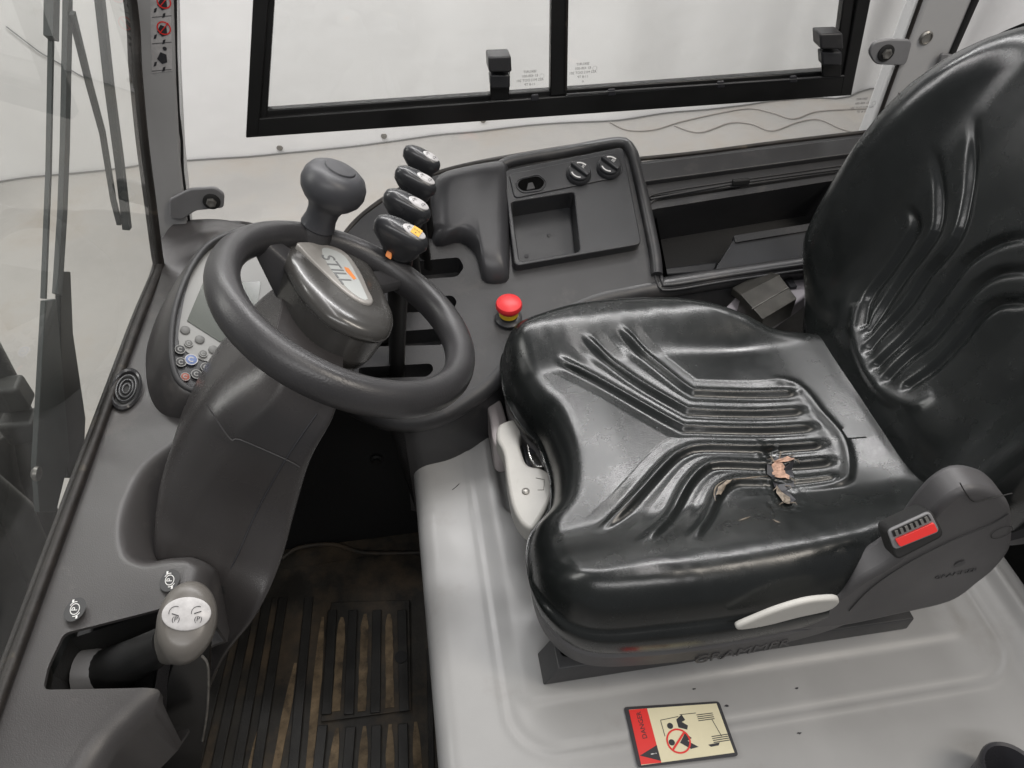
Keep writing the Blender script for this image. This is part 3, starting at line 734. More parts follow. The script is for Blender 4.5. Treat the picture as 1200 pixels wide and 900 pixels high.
# palm rest (raised mound beside the tray)
def mound(nm, pxs, h, m, par, inset=.4, seg=8, base=-.004):
    P = resample(spline([ac(*p, base) for p in pxs], 6), 64); c = sum(P, V())/64; rings = [P]
    for k in range(1, seg+1):
        a = math.pi/2*k/seg; s = 1-inset*(1-math.cos(a)); rings.append([c+(p-c)*s+CN*((h-base)*math.sin(a)) for p in P])
    rings.append([c+(p-c)*.3*(1-inset)+CN*(h-base) for p in P]); return loft(nm, rings, m, par, sharp=80)
mound('palm_rest', [(505, 235), (512, 210), (545, 199), (588, 193), (596, 205), (597, 260), (597, 322), (592, 333), (568, 333), (563, 318), (556, 298), (538, 286), (508, 288)], .030, mat('palm_rest_plastic', (.050, .050, .054), .36, bump=(900, .2, .0006), mott=(7, .12)), con, .42)
# lever deck ridge
tr = empty('tray_insert', ac(670, 240), 'square storage tray insert with two rotary switches and a cup socket, in the console', 'tray')
tb = cprism('tray_plate', [(590, 200), (730, 172), (752, 286), (603, 312)], .018, M['tray'], tr, 0, .010)
c1 = cutter([(599, 236), (673, 224), (680, 294), (609, 306)], .028, .006)
c2 = cutter([(607, 209), (632, 203), (641, 212), (636, 222), (612, 227), (604, 219)], .03, .008)
apply_bool(tb, [c1, c2]); bevel(tb, .0022, 3, 40)
cprism('tray_floor', [(592, 234), (680, 222), (690, 300), (606, 312)], -.027, M['tray'], tr, 0, .002, base=-.030)
lathe('tray_screw', [(.003, 0), (.003, .001), (.001, .0015)], ac(643, 276, -.0268), CN, M['tray'], tr, 12)
lathe('drain_hole', [(.0035, 0), (.0035, .0006), (.001, .0007)], ac(617, 300, -.0265), CN, M['ink'], tr, 12)
cprism('socket_floor', [(603, 205), (640, 200), (644, 224), (608, 230)], -.004, M['black'], tr, 0, .002, base=-.010)
cprism('switch_plate', [(596, 204), (723, 178), (731, 200), (722, 208), (603, 232)], .0205, M['tray'], tr, .0012, .008, base=.0165)['label'] = 'upper ledge of the tray'
# socket rim over switch plate; flat black patch paints the hole's shade
P_ = [ac(*p, .0212) for p in ((609, 211), (630, 206), (639, 213), (634, 221), (613, 224), (606, 218))]
prism('socket_shade_patch', fillet(P_, .007, 4), CN*.0004, mat('socket_shade_black', (.003, .003, .003), .8, spec=.05), tr)
prism('socket_clip', fillet([ac(*p, .0218) for p in ((619, 215), (624, 214), (627, 221), (617, 223))], .001, 3), CN*.0012, M['dash_dark'], tr, .0005)
ring_pts = fillet([ac(*p, .0214) for p in ((607, 210), (631, 204), (641, 213), (635, 223), (612, 226), (604, 218))], .007, 4)
tube('socket_rim', ring_pts, .0011, M['tray'], tr, 6, True)
cu, cvv, _ = frame(CN, V((1, 0, 0)))
def rot(v, a): return v*math.cos(a)+CN.cross(v)*math.sin(a)
for (a, b, sym, lab) in ((678, 205, 'F', 'rotary switch with fan mark, left of the pair on the tray'), (713, 198, 'W', 'rotary switch with wiper mark, right of the pair on the tray')):
    o = ac(a, b, .0205); k = empty('rotary_switch', o, lab, 'switch', 'rotary switches on the console tray')
    lathe('switch_base', [(.0205, 0), (.0205, .004), (.0190, .007), (.0185, .0075)], o, CN, M['tray'], k, 32)
    lathe('switch_dial', [(.0182, .007), (.0178, .0125), (.0168, .0135), (.001, .0135)], o, CN, M['lever'], k, 32)
    g1 = rot(cu, math.radians(-48)); g2 = CN.cross(g1)
    box('switch_grip', o+CN*.0160, (.035, .0070, .008), M['lever'], k, .002, (g1, g2, CN))
    tp = o+CN*.0140
    ring('switch_mark', tp, .0130, .0155, M['white'], k, cu, cvv, math.radians(35), math.radians(100), 14)
    ring('switch_mark', tp, .0130, .0152, M['white'], k, cu, cvv, math.radians(190), math.radians(265), 14)
    text('switch_symbol', '%' if sym == 'F' else 'III', .0085, tp-g2*(-.0085)+CN*.0001, g1, g2, M['white'], k, .0002)
# emergency stop
es = empty('emergency_stop', ac(596, 372), 'red mushroom emergency stop button with yellow collar on the console', 'button')
eo = ac(596, 374, -.002); ea = V((.0, -.12, 1)).normalized()
lathe('button_base', [(.021, 0), (.021, .004), (.018, .006), (.0145, .007), (.0145, .012)], eo, ea, M['tray'], es, 32)
lathe('button_collar', [(.0135, .010), (.0150, .012), (.0150, .020), (.012, .022), (.011, .024)], eo, ea, M['yellow'], es, 32)
lathe('button_head', [(.011, .022), (.0175, .024), (.0200, .028), (.0203, .033), (.019, .0365), (.013, .0395), (.006, .0405), (.0003, .0408)], eo, ea, M['red'], es, 36)

# belt reel and bracket on the far side of the seat
br = empty('belt_bracket', at(905, 350, z=.10), 'grey belt bracket with a dark metal clip between seat and bin', 'bracket')
zb = .165
prism('bracket_arm', fillet([at(a, b, z=zb) for a, b in ((849, 361), (868, 342), (919, 315), (948, 304), (975, 320), (940, 350), (930, 357), (892, 384), (870, 384))], .006, 3), (0, 0, -.03), mat('bracket_plastic', (.27, .25, .27), .45), br, .004, 3, 40)
cm_ = mat('clip_metal', (.045, .043, .038), .30, metal=.4, rvar=.08, mott=(40, .3))
q1 = [at(a, b, z=zb+.035) for a, b in ((868, 345), (913, 322), (934, 350), (894, 374))]
prism('clip_cover', fillet(q1, .003, 3), (0, 0, -.035), cm_, br, .003)
q2 = [at(858, 337, z=zb+.022), at(898, 316, z=zb+.022), at(915, 322, z=zb+.0356), at(869, 346, z=zb+.0356)]
prism('clip_flap', q2, (0, 0, -.014), cm_, br, .002)
tube('clip_crease', [at(881, 362, z=zb+.0354), at(924, 337, z=zb+.0354)], .0009, M['steel'], br, 6)
box('clip_slot', at(927, 333, z=zb+.003), (.012, .020, .006), M['ink'], br, .001)
# ------------------------------------------------------------------ hydraulic levers
KN = V((.42, -.22, .88)).normalized(); KD = V((.84, -.34, -.40)); KD = (KD-KN*KD.dot(KN)).normalized(); KW = KN.cross(KD)
kz = .40
lev = [((471, 273), (466, 425), 'nearest hydraulic lever with an orange sticker on its oval knob', True),
       ((478, 240), (480, 300), 'second nearest hydraulic lever, white oval label on the black knob', False),
       ((488, 211), (492, 280), 'third hydraulic lever from the camera, white oval label on the black knob', False),
       ((495, 185), (500, 260), 'farthest hydraulic lever, its knob topmost of the row', False)]
for i, (kp_, bp__, lab, org) in enumerate(lev):
    K = at(*kp_, z=kz+.004*(3-i)); base = V((K.x-.015+.012*i, K.y-.012, .10)); sc = (1.0, .93, .86, .80)[i]
    k = empty('hydraulic_lever', base, lab, 'lever', 'hydraulic levers on the side console')
    bb = ac(*((465, 440), (490, 350), (500, 312), (505, 290))[i], -.03)
    ex, ey = (.020, .011) if i == 0 else (.017, .008)
    ax_ = (K-bb); rings = []
    prof = [(0, .55, .9), (.25, .55, .9), (.55, .62, 1.0), (.75, .80, 1.15), (.88, 1.0, 1.3)]
    for t, wx, wy in prof:
        c = bb.lerp(K-KN*.014, t/.88); rings.append([c+KD*math.cos(a)*.024*wx*sc+KW*math.sin(a)*.010*wy*sc for a in [2*math.pi*j/20 for j in range(20)]])
    loft('lever_shaft', rings, M['black_steel'], k)
    # knob: flattened egg
    rings = []
    for t, rx, ry, dx in ((-.040, .40, .65, .008), (-.030, .60, .80, .006), (-.022, .78, .9, .003), (-.014, .90, .96, -.001), (-.004, 1.0, 1.0, 0), (.003, .97, .95, .0), (.008, .86, .82, .001), (.0112, .68, .62, .002), (.0125, .45, .4, .002), (.0128, .1, .1, .002)):
        c = K+KN*t*sc+KD*dx
        rings.append([c+(KD*math.copysign(abs(math.cos(a))**.85, math.cos(a))*.0360*rx+KW*math.copysign(abs(math.sin(a))**.9, math.sin(a))*.0165*ry)*sc for a in [2*math.pi*j/36 for j in range(36)]])
    kb = loft('lever_knob', rings, M['lever'], k, sharp=80)
    lc = K+KN*.0122*sc+KD*.0120*sc
    rr_ = [[lc+KN*h+KD*math.cos(a)*.0155*s*sc+KW*math.sin(a)*.0085*s*sc for a in [2*math.pi*j/28 for j in range(28)]] for h, s in ((-.002, 1.0), (.0006, 1.0), (.0012, .93), (.0013, .1))]
    loft('knob_label', rr_, M['label'], kb)
    z_ = lc+KN*.0016
    for s_ in (-1, 1):
        c = z_+KD*.007*s_*sc
        ring('knob_symbol', c, .0022, .0028, M['ink'], kb, KD, KW, .5, 4.8, 12)
        tube('knob_symbol', [c-KW*.003, c+KW*.004+KD*.001*s_], .0003, M['ink'], kb, 4)
    if org:
        s0 = z_+KD*.0025+KN*.0006
        sheet('orange_sticker', [s0-KD*.0065-KW*.006, s0+KD*.0055-KW*.0075, s0+KD*.0065+KW*.0065, s0-KD*.0055+KW*.0075], M['ochre'], kb)
        for u_, v_ in ((-.003, .002), (0, .002), (.003, .001), (0, -.003)): disc('sticker_mark', s0+KD*u_+KW*v_+KN*.0003, .0009, M['ink'], kb, KD, KW, 8)
        prism('orange_switch', [pl(a, b, K-KN*.012, FW) for a, b in ((451, 300), (455, 290), (459, 293), (458, 305))], (.002, .006, 0), M['orange'], k, .001)

# ------------------------------------------------------------------ steering wheel and column
WN = V((.506, .082, .859)).normalized(); WC = V((-.077, .688, .396))
WD, WW, _ = frame(WN, V((1, 0, 0)))
def aw(a, b, lift=0): return pl(a, b, WC+WN*lift, WN)
sw = empty('steering_wheel', WC-WN*.05, 'dark grey steering wheel with a spinner knob on its rim', 'steering wheel')
nR, nr = 120, 26; rings = []
for i in range(nR):
    a = 2*math.pi*i/nR; rad = WD*math.cos(a)+WW*math.sin(a); c = WC+rad*.1395
    rings.append([c+rad*(.0175*math.cos(b))+WN*(.0205*math.sin(b)-.0015*math.cos(b)) for b in [2*math.pi*j/nr for j in range(nr)]])
loft('rim', rings, M['rim'], sw, loop=True)
# hub pad
hubp = [(338, 288), (352, 284), (372, 285), (398, 291), (424, 305), (440, 325), (452, 352), (461, 376), (455, 392), (438, 394), (410, 386), (382, 370), (358, 345), (341, 318), (333, 300)]
HL = -.006
hp0 = resample(spline([aw(a, b, HL) for a, b in hubp], 6), 80); hc = sum(hp0, V())/80
rings = [[hc+(p-hc)*s+WN*h for p in hp0] for s, h in ((.86, -.062), (.93, -.045), (.975, -.013), (.985, -.010), (1.0, -.0095), (1.01, -.006), (1.0, -.001), (.96, .004), (.88, .008), (.7, .011), (.4, .0125), (.05, .013))]
loft('hub_pad', rings, M['hub'], sw, sharp=80)
lg = [(349, 286), (375, 287), (402, 296), (420, 318), (431, 342), (436, 352), (432, 357), (418, 352), (398, 338), (374, 315), (355, 295)]
lp = resample(spline([aw(a, b, HL+.0125) for a, b in lg], 6), 60); lc = sum(lp, V())/60
loft('logo_plate', [[lc+(p-lc)*s+WN*h for p in lp] for s, h in ((1.02, -.006), (1.02, .001), (.99, .0022), (.95, .0024), (.1, .0024))], M['silver'], sw, sharp=80)
prism('logo_inlay', resample(spline([aw(a, b, HL+.0125+.0024) for a, b in ((377, 292), (391, 293), (406, 303), (419, 325), (429, 346), (431, 351), (423, 350), (405, 336), (386, 313))], 5), 40), WN*.0003, mat('logo_inlay_grey', (.50, .52, .51), .4), sw)
tL = HL+.0125+.0028
A, B = aw(375, 290, tL), aw(412, 340, tL); tdir = (B-A).normalized(); upd = WN.cross(tdir)
text('maker_lettering', 'STILL', .0245, (A+B)/2+upd*.0005+tdir*.002, tdir, upd, M['inkgrey'], sw, .0002, .0002)
od = (A+B)/2+tdir*.007+upd*.0155
prism('orange_mark', [od-tdir*.011-upd*.001, od-tdir*.003-upd*.003, od+tdir*.013-upd*.001, od+tdir*.011+upd*.004, od-tdir*.009+upd*.004], WN*.0003, M['orange'], sw)
# spokes
def spoke(a, b, w0, w1, t0=.018):
    A, B = V(a), V(b); d = (B-A).normalized(); s = WN.cross(d); rings = []
    for t in (0, .3, .7, 1):
        c = A.lerp(B, t); ww = w0+(w1-w0)*t; cth = t0*(1-.25*t)
        rings.append([c+s*ww*x+WN*cth*z for x, z in ((-1, -.3), (-1, .2), (-.8, .5), (.8, .5), (1, .2), (1, -.3), (.8, -.5), (-.8, -.5))])
    return loft('spoke', rings, M['rim'], sw, sharp=50)
for px_ in ((470, 322),):
    tgt = aw(*px_); rad = (tgt-WC).normalized(); spoke(hc-WN*.012+rad*.02, WC+rad*.130-WN*.002, .022, .014)
A_ = aw(319, 292); rad = (A_-WC).normalized(); A_ = WC+rad*.132; Bh = hc+rad*.03-WN*.018; s_ = WN.cross(rad)
rings = []
for t in (0, .25, .5, .75, 1):
    c = A_.lerp(Bh, t); dn = .012+.045*t; ww_ = .011+.012*t
    rings.append([c+s_*ww_*x+WN*z for x, z in ((-1, .004), (-.7, .008), (.7, .008), (1, .004), (1, -dn), (-1, -dn))])
loft('spoke', rings, M['rim'], sw, sharp=50)
# spinner knob
rp = aw(356, 263); rad = (rp-WC).normalized(); kb_ = WC+rad*.1385
sk_ = empty('spinner_knob', kb_+WN*.02, 'mushroom shaped spinner knob standing on the steering wheel rim', 'knob')
ka = (WN+V((-.01, .0, .05))).normalized()
lathe('knob_foot', [(.023, .004), (.0215, .014), (.019, .020), (.0175, .024)], kb_, ka, M['rim'], sk_, 30)
lathe('knob_grip', [(.0180, .018), (.0210, .022), (.0185, .034), (.0190, .044), (.0220, .052), (.0300, .059), (.0362, .067), (.0388, .076), (.0375, .086), (.0330, .094), (.0262, .0985), (.0195, .1003)], kb_, ka, M['knob'], sk_, 40)
lathe('knob_cap', [(.0190, .098), (.0186, .1012), (.0178, .1022), (.011, .1036), (.0005, .1041)], kb_, ka, M['knob'], sk_, 36)

# steering column cover
colu = empty('steering_column', (-.25, .6, -.1), 'brown grey two piece steering column cover leaning under the wheel', 'steering column')
rows = [((322, 395), (337, 425), (384, 455), (402, 452), .635), ((292, 412), (320, 467), (370, 484), (390, 495), .610), ((240, 468), (277, 515), (334, 537), (364, 545), .590), ((202, 528), (236, 575), (300, 598), (345, 608), .570),
        ((184, 580), (215, 620), (277, 650), (328, 668), .550), ((179, 640), (198, 662), (254, 694), (300, 728), .530), ((176, 700), (183, 735), (228, 768), (256, 790), .510), ((150, 790), (150, 850), (190, 880), (215, 900), .500)]
def colring(i):
    Lp, Rd, Se, Rt, yy = rows[i]; a = at(*Rd, y=yy); nn = V((.45, .0, .89)).normalized()
    Lq, Sq, Rq = pl(*Lp, a, nn), pl(*Se, a, nn), pl(*Rt, a, nn)
    bk1, bk2 = Rq+V((.0, .15, 0)), Lq+V((0.01, .12, 0))
    mid = a.lerp(Lq, .5)+V((-.004, -.006, .003))
    return [Lq, mid, a, Sq, Rq, bk1, bk2]
ctrl = [colring(i) for i in range(len(rows))]
def dens(ring, n=72):
    return fillet(ring, [.03, .03, .007, .003, .012, .03, .03], 5)
raw = [dens(r) for r in ctrl]
rings = []
for i in range(len(raw)-1):
    for k in range(6):
        t = k/6
        p0, p1, p2, p3 = raw[max(i-1, 0)], raw[i], raw[i+1], raw[min(i+2, len(raw)-1)]
        rings.append([.5*((2*b)+(c-a)*t+(2*a-5*b+4*c-d)*t*t+(3*b-a-3*c+d)*t**3) for a, b, c, d in zip(p0, p1, p2, p3)])
rings.append(raw[-1])
loft('column_cover', rings, M['column'], colu, sharp=60)
# seams
sm1 = [V(r[3]) for r in ctrl[1:6]]
tube('column_seam', resample(spline([p+V((.0012, -.0012, 0)) for p in sm1], 6, False), 40, False), .0009, M['ink'], colu, 6)
nrm = V((.1, -1, .1)).normalized()
r2 = ctrl[2]
tube('column_seam', resample(spline([r2[0].lerp(r2[1], .9)+V((0, -.004, .03)), r2[2]+V((-.006, -.0012, .004)), r2[2]+V((.004, -.001, 0)), r2[3]+V((0, -.0012, 0)), r2[4]+V((-.012, -.001, 0))], 5, False), 40, False), .0008, M['pan'], colu, 6)
# neck between cover and hub
nk = []
for t, s in ((-.05, 1.08), (-.09, 1.05), (-.14, 1.0)):
    nk.append([hc+(p-hc)*(.74*s)+WN*t for p in hp0])
loft('column_neck', nk, M['column'], colu)
# indicator stalk (small black lever seen at the cover's foot)
fa, fb, fc_ = ctrl[4][2], ctrl[4][3], ctrl[5][3]; fn = (fb-fa).cross(fc_-fa).normalized()
if fn.y > 0: fn = -fn
prism('column_slot', [pl(a, b, fc_+fn*.0012, fn) for a, b in ((242, 680), (284, 692), (280, 700), (242, 690))], fn*.0015, M['black'], colu, .0005)

# ------------------------------------------------------------------ dashboard
DZ = .235
dash = empty('dashboard', (-.3, .6, -.4), 'grey moulded dashboard along the foot of the windshield', 'dashboard')
def ad_(a, b, z=DZ): return at(a, b, z=z)
# top deck as a height field on a plan outline that goes from the glass edge to the rolled inner edge
inner_px = [(70, 960), (112, 880), (150, 838), (188, 800), (212, 760), (235, 705), (246, 665), (250, 610), (262, 560), (300, 480), (330, 420), (350, 370), (370, 320), (390, 275)]
outer_px = [(-70, 960), (-30, 885), (2, 822), (28, 752), (60, 660), (100, 560), (125, 500), (150, 440), (170, 378), (184, 325), (198, 285), (215, 262), (250, 258), (300, 262)]
NI = 240
IN = resample(spline([ad_(a-(20 if b < 660 or b > 770 else 30), b, .215) for a, b in inner_px], 8, False), NI, False)
OU = resample(spline([ad_(a, b, .238)+V((-.012, 0, 0)) for a, b in outer_px], 8, False), NI, False)
vs, fs = [], []; NJ = 84
pod_c = at(245, 372, z=.27)
HX = at(248, 283, z=.25)
def dash_z(x, y, t):
    z = .238-.020*t
    z -= .05*sstep(.86, 1.0, t)**2*0
    z += .030*math.exp(-((x-HX.x)/.045)**2-((y-HX.y)/.05)**2)
    return z
recess = [V((p.x, p.y, 0)) for p in spline([ad_(a, b, .22) for a, b in ((148, 655), (142, 625), (150, 590), (168, 555), (195, 530), (230, 505), (262, 510), (310, 540), (310, 640), (262, 652), (235, 655), (200, 659), (170, 665))], 5)]
def inside(p, poly):
    c = False; n_ = len(poly)
    for i in range(n_):
        a, b = poly[i], poly[i-1]
        if (a.y > p.y) != (b.y > p.y) and p.x < (b.x-a.x)*(p.y-a.y)/(b.y-a.y)+a.x: c = not c
    return c
def sdp(p, poly):
    d = min(segd(p, poly[i-1], poly[i])[0] for i in range(len(poly))); return -d if inside(p, poly) else d
for i in range(NI):
    o_, i_ = OU[i], IN[i]
    for j in range(NJ):
        t = j/(NJ-1); p = o_.lerp(i_, t); z = dash_z(p.x, p.y, t)
        d = sdp(V((p.x, p.y, 0)), recess); z -= .10*(1-sstep(-.060, .003, d))
        z += .0007*noise.noise(V((p.x*12, p.y*12, 0)))
        vs.append(V((p.x, p.y, z)))
    # rolled inner edge, then down
    dirn = (i_-o_); dirn.z = 0; dirn.normalize(); base = vs[-1]
    for k in range(1, 9):
        a = math.pi/2*k/8; vs.append(base+dirn*.024*math.sin(a)+V((0, 0, -.024*(1-math.cos(a)))))
    vs.append(vs[-1]+V((.004, 0, -.075))); vs.append(vs[-1]+V((-.05, 0, -.02)))
W_ = NJ+10
for i in range(NI-1):
    for j in range(W_-1):
        a = i*W_+j; fs.append([a, a+1, a+W_+1, a+W_])
deck = mesh('dash_deck', vs, fs, M['dash'], dash, sharp=60)
# lever slot cut
slot = fillet([ad_(*p, .222)+V((0, 0, .05)) for p in ((56, 814), (62, 788), (80, 748), (184, 714), (215, 700), (285, 692), (290, 1000), (112, 1000), (144, 880), (172, 825), (186, 803))], .006, 4)
so = deck.modifiers.new('s', 'SOLIDIFY'); so.thickness = .004; so.offset = 0
cutb = prism('c', slot, (0, 0, -.20), M['dash'])
apply_bool(deck, [cutb])
# slot well
sl_ = [ad_(*p, .222)-V((0, 0, .012)) for p in ((50, 822), (56, 785), (76, 742), (184, 708), (190, 704), (180, 780), (176, 808))]
sc_ = sum(sl_, V())/7
mesh('slot_well', sl_+[sc_.lerp(p, .55)+V((-.03, .02, -.12)) for p in sl_], [[i, (i+1) % 7, 7+(i+1) % 7, 7+i] for i in range(7)]+[[7, 8, 9, 10, 11, 12, 13]], M['black'], dash, smooth=False)
# air vent
vc = at(148, 456, z=.243); vn = V((.22, -.10, 1)).normalized()
vt = empty('air_vent', vc, 'round ribbed air vent on the dashboard beside the windshield', 'vent')
vu, vv, _ = frame(vn, V((1, 0, 0)))
lathe('vent_ring', [(.0215, -.004), (.0215, .002), (.0195, .004), (.0175, .003), (.0165, -.002)], vc, vn, mat('vent_plastic', (.035, .035, .037), .22), vt, 36, .85, 1.62)
disc('vent_back', vc-vn*.0005, .0165, M['black'], vt, vu*.85, vv*1.62)
for k in range(3):
    rr = .0050+.0042*k; tube('vent_louvre', [vc+vn*(.0008+.0006*k)+vu*rr*.85*math.cos(a)+vv*rr*1.62*math.sin(a) for a in [2*math.pi*j/28 for j in range(28)]], .0012, M['tray'], vt, 6, True)
# parking symbols
def pdisc(a, b, z, gold=False):
    c = at(a, b, z=z); d = disc('symbol_disc', c, .0135, M['dash_dark'], dash, V((.75, 0, 0)), V((0, 1.0, 0)), 28)
    c2 = c+V((0, 0, .0006)); ux, uy = V((.62, .35, 0)), V((-.35, .9, 0))
    ring('parking_mark', c2, .0058, .0068, M['white'], dash, ux, uy, 0, 6.28, 24)
    text('parking_mark', 'P', .0085, c2, V((.1, 1, 0)), V((-1, .1, 0)), M['white'], dash, .0001)
    for s in (-1, 1): ring('parking_mark', c2, .0082, .0092, M['white'], dash, ux, uy, s*1.57-.6, s*1.57+.6, 8); box('parking_mark', c2+uy*.0108*s, (.0018, .0030, .0003), M['white'], dash)
    return d
pdisc(88, 714, .2385); pdisc(199, 680, .2262)

# parking brake lever
pb = empty('parking_brake', ad_(120, 790, .1), 'grey parking brake lever with a white oval label, in its dashboard slot', 'lever')
hb = V((-.36, .36, .16)); P0_, P1_ = at(118, 785, z=.165), at(190, 748, z=.245)
tube('brake_base', [at(100, 790, z=.16), at(140, 786, z=.165)], [.026, .022], M['bracket'], pb, 22)
tube('brake_shaft', [at(128, 786, z=.165), at(160, 772, z=.20), at(198, 752, z=.245)], [.024, .021, .017], M['black_steel'], pb, 20)
HN = V((.25, -.35, .9)).normalized(); HK = at(219, 727, z=.290)
rings = []
hu, hv, _ = frame(HN, V((1, -.1, 0)))
for t, rx, ry, dx, dy in ((-.075, .52, .50, -.020, -.012), (-.055, .66, .62, -.016, -.010), (-.035, .74, .78, -.009, -.006), (-.015, .95, .97, -.002, -.002), (-.004, 1.0, 1.0, 0, 0), (.004, .93, .94, 0, 0), (.009, .80, .80, 0, 0), (.0115, .6, .6, 0, 0), (.012, .1, .1, 0, 0)):
    rings.append([HK+HN*t+hu*dx+hv*dy+hu*math.cos(a)*.0265*rx+hv*math.sin(a)*.037*ry for a in [2*math.pi*j/40 for j in range(40)]])
hn_ = loft('brake_handle', rings, mat('brake_handle_plastic', (.135, .126, .115), .33, rvar=.05, bump=(700, .1, .0004)), pb, sharp=80)
lb = HK+HN*.0118+hv*.004
rr_ = [[lb+HN*h+hu*math.cos(a)*.0210*s+hv*math.sin(a)*.0150*s for a in [2*math.pi*j/36 for j in range(36)]] for h, s in ((-.003, 1.0), (.0008, 1.0), (.0014, .95), (.0015, .1))]
loft('brake_label', rr_, M['label'], hn_)
lb2 = lb+HN*.0018
for s, r0 in ((-1, 0), (1, 0)):
    c = lb2+hu*.0095*s
    ring('label_symbol', c+hv*.001, .0052, .0058, M['ink'], hn_, hu, hv, 1.2, 3.4, 12)
    tube('label_symbol', [c-hu*.003, c+hu*.003+hv*.002*s], .0005, M['ink'], hn_, 4)
    text('label_symbol', '(P)', .0062, c+hu*.001-hv*.005, hu, hv, M['ink'], hn_, .0001)
# dark column foot beside the lever
ft = [(206, 772), (240, 768), (246, 800), (240, 860), (236, 890), (205, 905)]
bbp = [at(a, b, y=.385) for a, b in ((206, 766), (236, 768), (244, 782), (243, 830), (236, 895), (226, 960), (190, 960), (196, 800))]
prism('brake_bracket', fillet(bbp, .004, 3), (0, .03, 0), M['black_steel'], pb, .003)
tube('bracket_edge', spline([at(a, b, y=.384) for a, b in ((237, 769), (244, 783), (243, 830), (237, 868))], 6, False), .0014, M['steel'], pb, 8)

# instrument display --------------------------------------------------
ins = empty('instrument_display', pod_c, 'oval instrument display with grey buttons and a screen, behind the steering wheel', 'display')
IN_ = V((.42, -.28, .86)).normalized(); IC = at(250, 372, z=.285)
def ai(a, b, lift=0): return pl(a, b, IC+IN_*lift, IN_)
ov = [(261, 284), (240, 298), (221, 328), (208, 365), (204, 400), (206, 428), (214, 446), (231, 455), (252, 452), (272, 435), (300, 405), (328, 365), (332, 325), (318, 290), (290, 276)]
op = resample(spline([ai(a, b) for a, b in ov], 6), 90); oc_ = sum(op, V())/90
rings = [[oc_+(p-oc_)*s+IN_*h+V(sh_) for p in op] for s, h, sh_ in ((1.30, -.085, (-.01, 0, 0)), (1.27, -.055, (-.006, 0, 0)), (1.20, -.020, (-.003, 0, 0)), (1.12, .002, (0, 0, 0)), (1.08, .006, (0, 0, 0)), (1.04, .007, (0, 0, 0)), (1.02, .004, (0, 0, 0)), (1.0, -.006, (0, 0, 0)))]
loft('display_housing', rings, M['dash'], ins, sharp=70, cap=False)
tube('display_bezel', [oc_+(p-oc_)*1.055+IN_*.006 for p in op], .0042, M['dash_dark'], ins, 10, True)
sheet('display_panel', [oc_+(p-oc_)*1.01-IN_*.004 for p in op], M['tray'], ins)
fc = [(235, 300), (220, 335), (212, 372), (209, 400), (218, 412), (236, 422), (252, 424), (266, 415), (300, 385), (322, 350), (326, 320), (310, 295), (270, 285)]
prism('display_face', resample(spline([ai(a, b, -.0035) for a, b in fc], 5), 60), IN_*.0008, M['display_face'], ins)
prism('display_screen', [ai(a, b, -.0022) for a, b in ((238, 331), (219, 376), (258, 401), (300, 372), (306, 330))], IN_*.0006, M['display'], ins, .0003)
iu, iv, _ = frame(IN_, V((1, 0, 0)))
def ibtn(a, b, r, m, rg=None):
    r *= 1.18
    c = ai(a, b, -.0020); lathe('display_button', [(r, 0), (r, .0010), (r*.85, .0016), (r*.1, .0018)], c, IN_, m, ins, 20)
    if rg: ring('button_ring', c+IN_*.0019, r*.86, r*1.0, rg, ins, iu, iv, n=20); ring('button_mark', c+IN_*.0021, r*.30, r*.48, rg, ins, iu, iv, .6, 5.6, 10)
for a, b in ((217, 387), (234, 398), (250, 410)): ibtn(a, b, .0052, M['button'])
for a, b in ((221, 403), (238, 415)): ibtn(a, b, .0046, M['button'], M['display_face'])
for a, b in ((211, 410), (212, 425), (241, 431), (230, 439)): ibtn(a, b, .0056, M['dash_dark'], M['display_face'])
ibtn(224, 422, .0068, M['blue'], M['label']); ibtn(217, 442, .0050, mat('dull_red_button', (.35, .09, .06), .5), M['display_face'])

# ------------------------------------------------------------------ pillars, glass, seals
SY = 1.155
def ay(a, b, y=SY): return at(a, b, y=y)
fp = empty('front_pillar', (-.37, 1.17, .2), 'grey painted front cab pillar with a pictogram strip', 'pillar')
pc = [ay(184, 305), ay(222, 305), ay(219, 265), ay(211, 190), ay(206, 100), ay(203, 0), ay(200, -70), ay(148, -70), ay(156, 0), ay(163, 80), ay(168, 150), ay(175, 220)]
pc = [p+V((-.006, 0, 0)) if i not in (1, 2, 3, 4, 5, 6) else p for i, p in enumerate(pc)]
prism('pillar_post', fillet(pc, .004, 2), (0, .06, 0), M['pillar'], fp, .008, 4, 40)
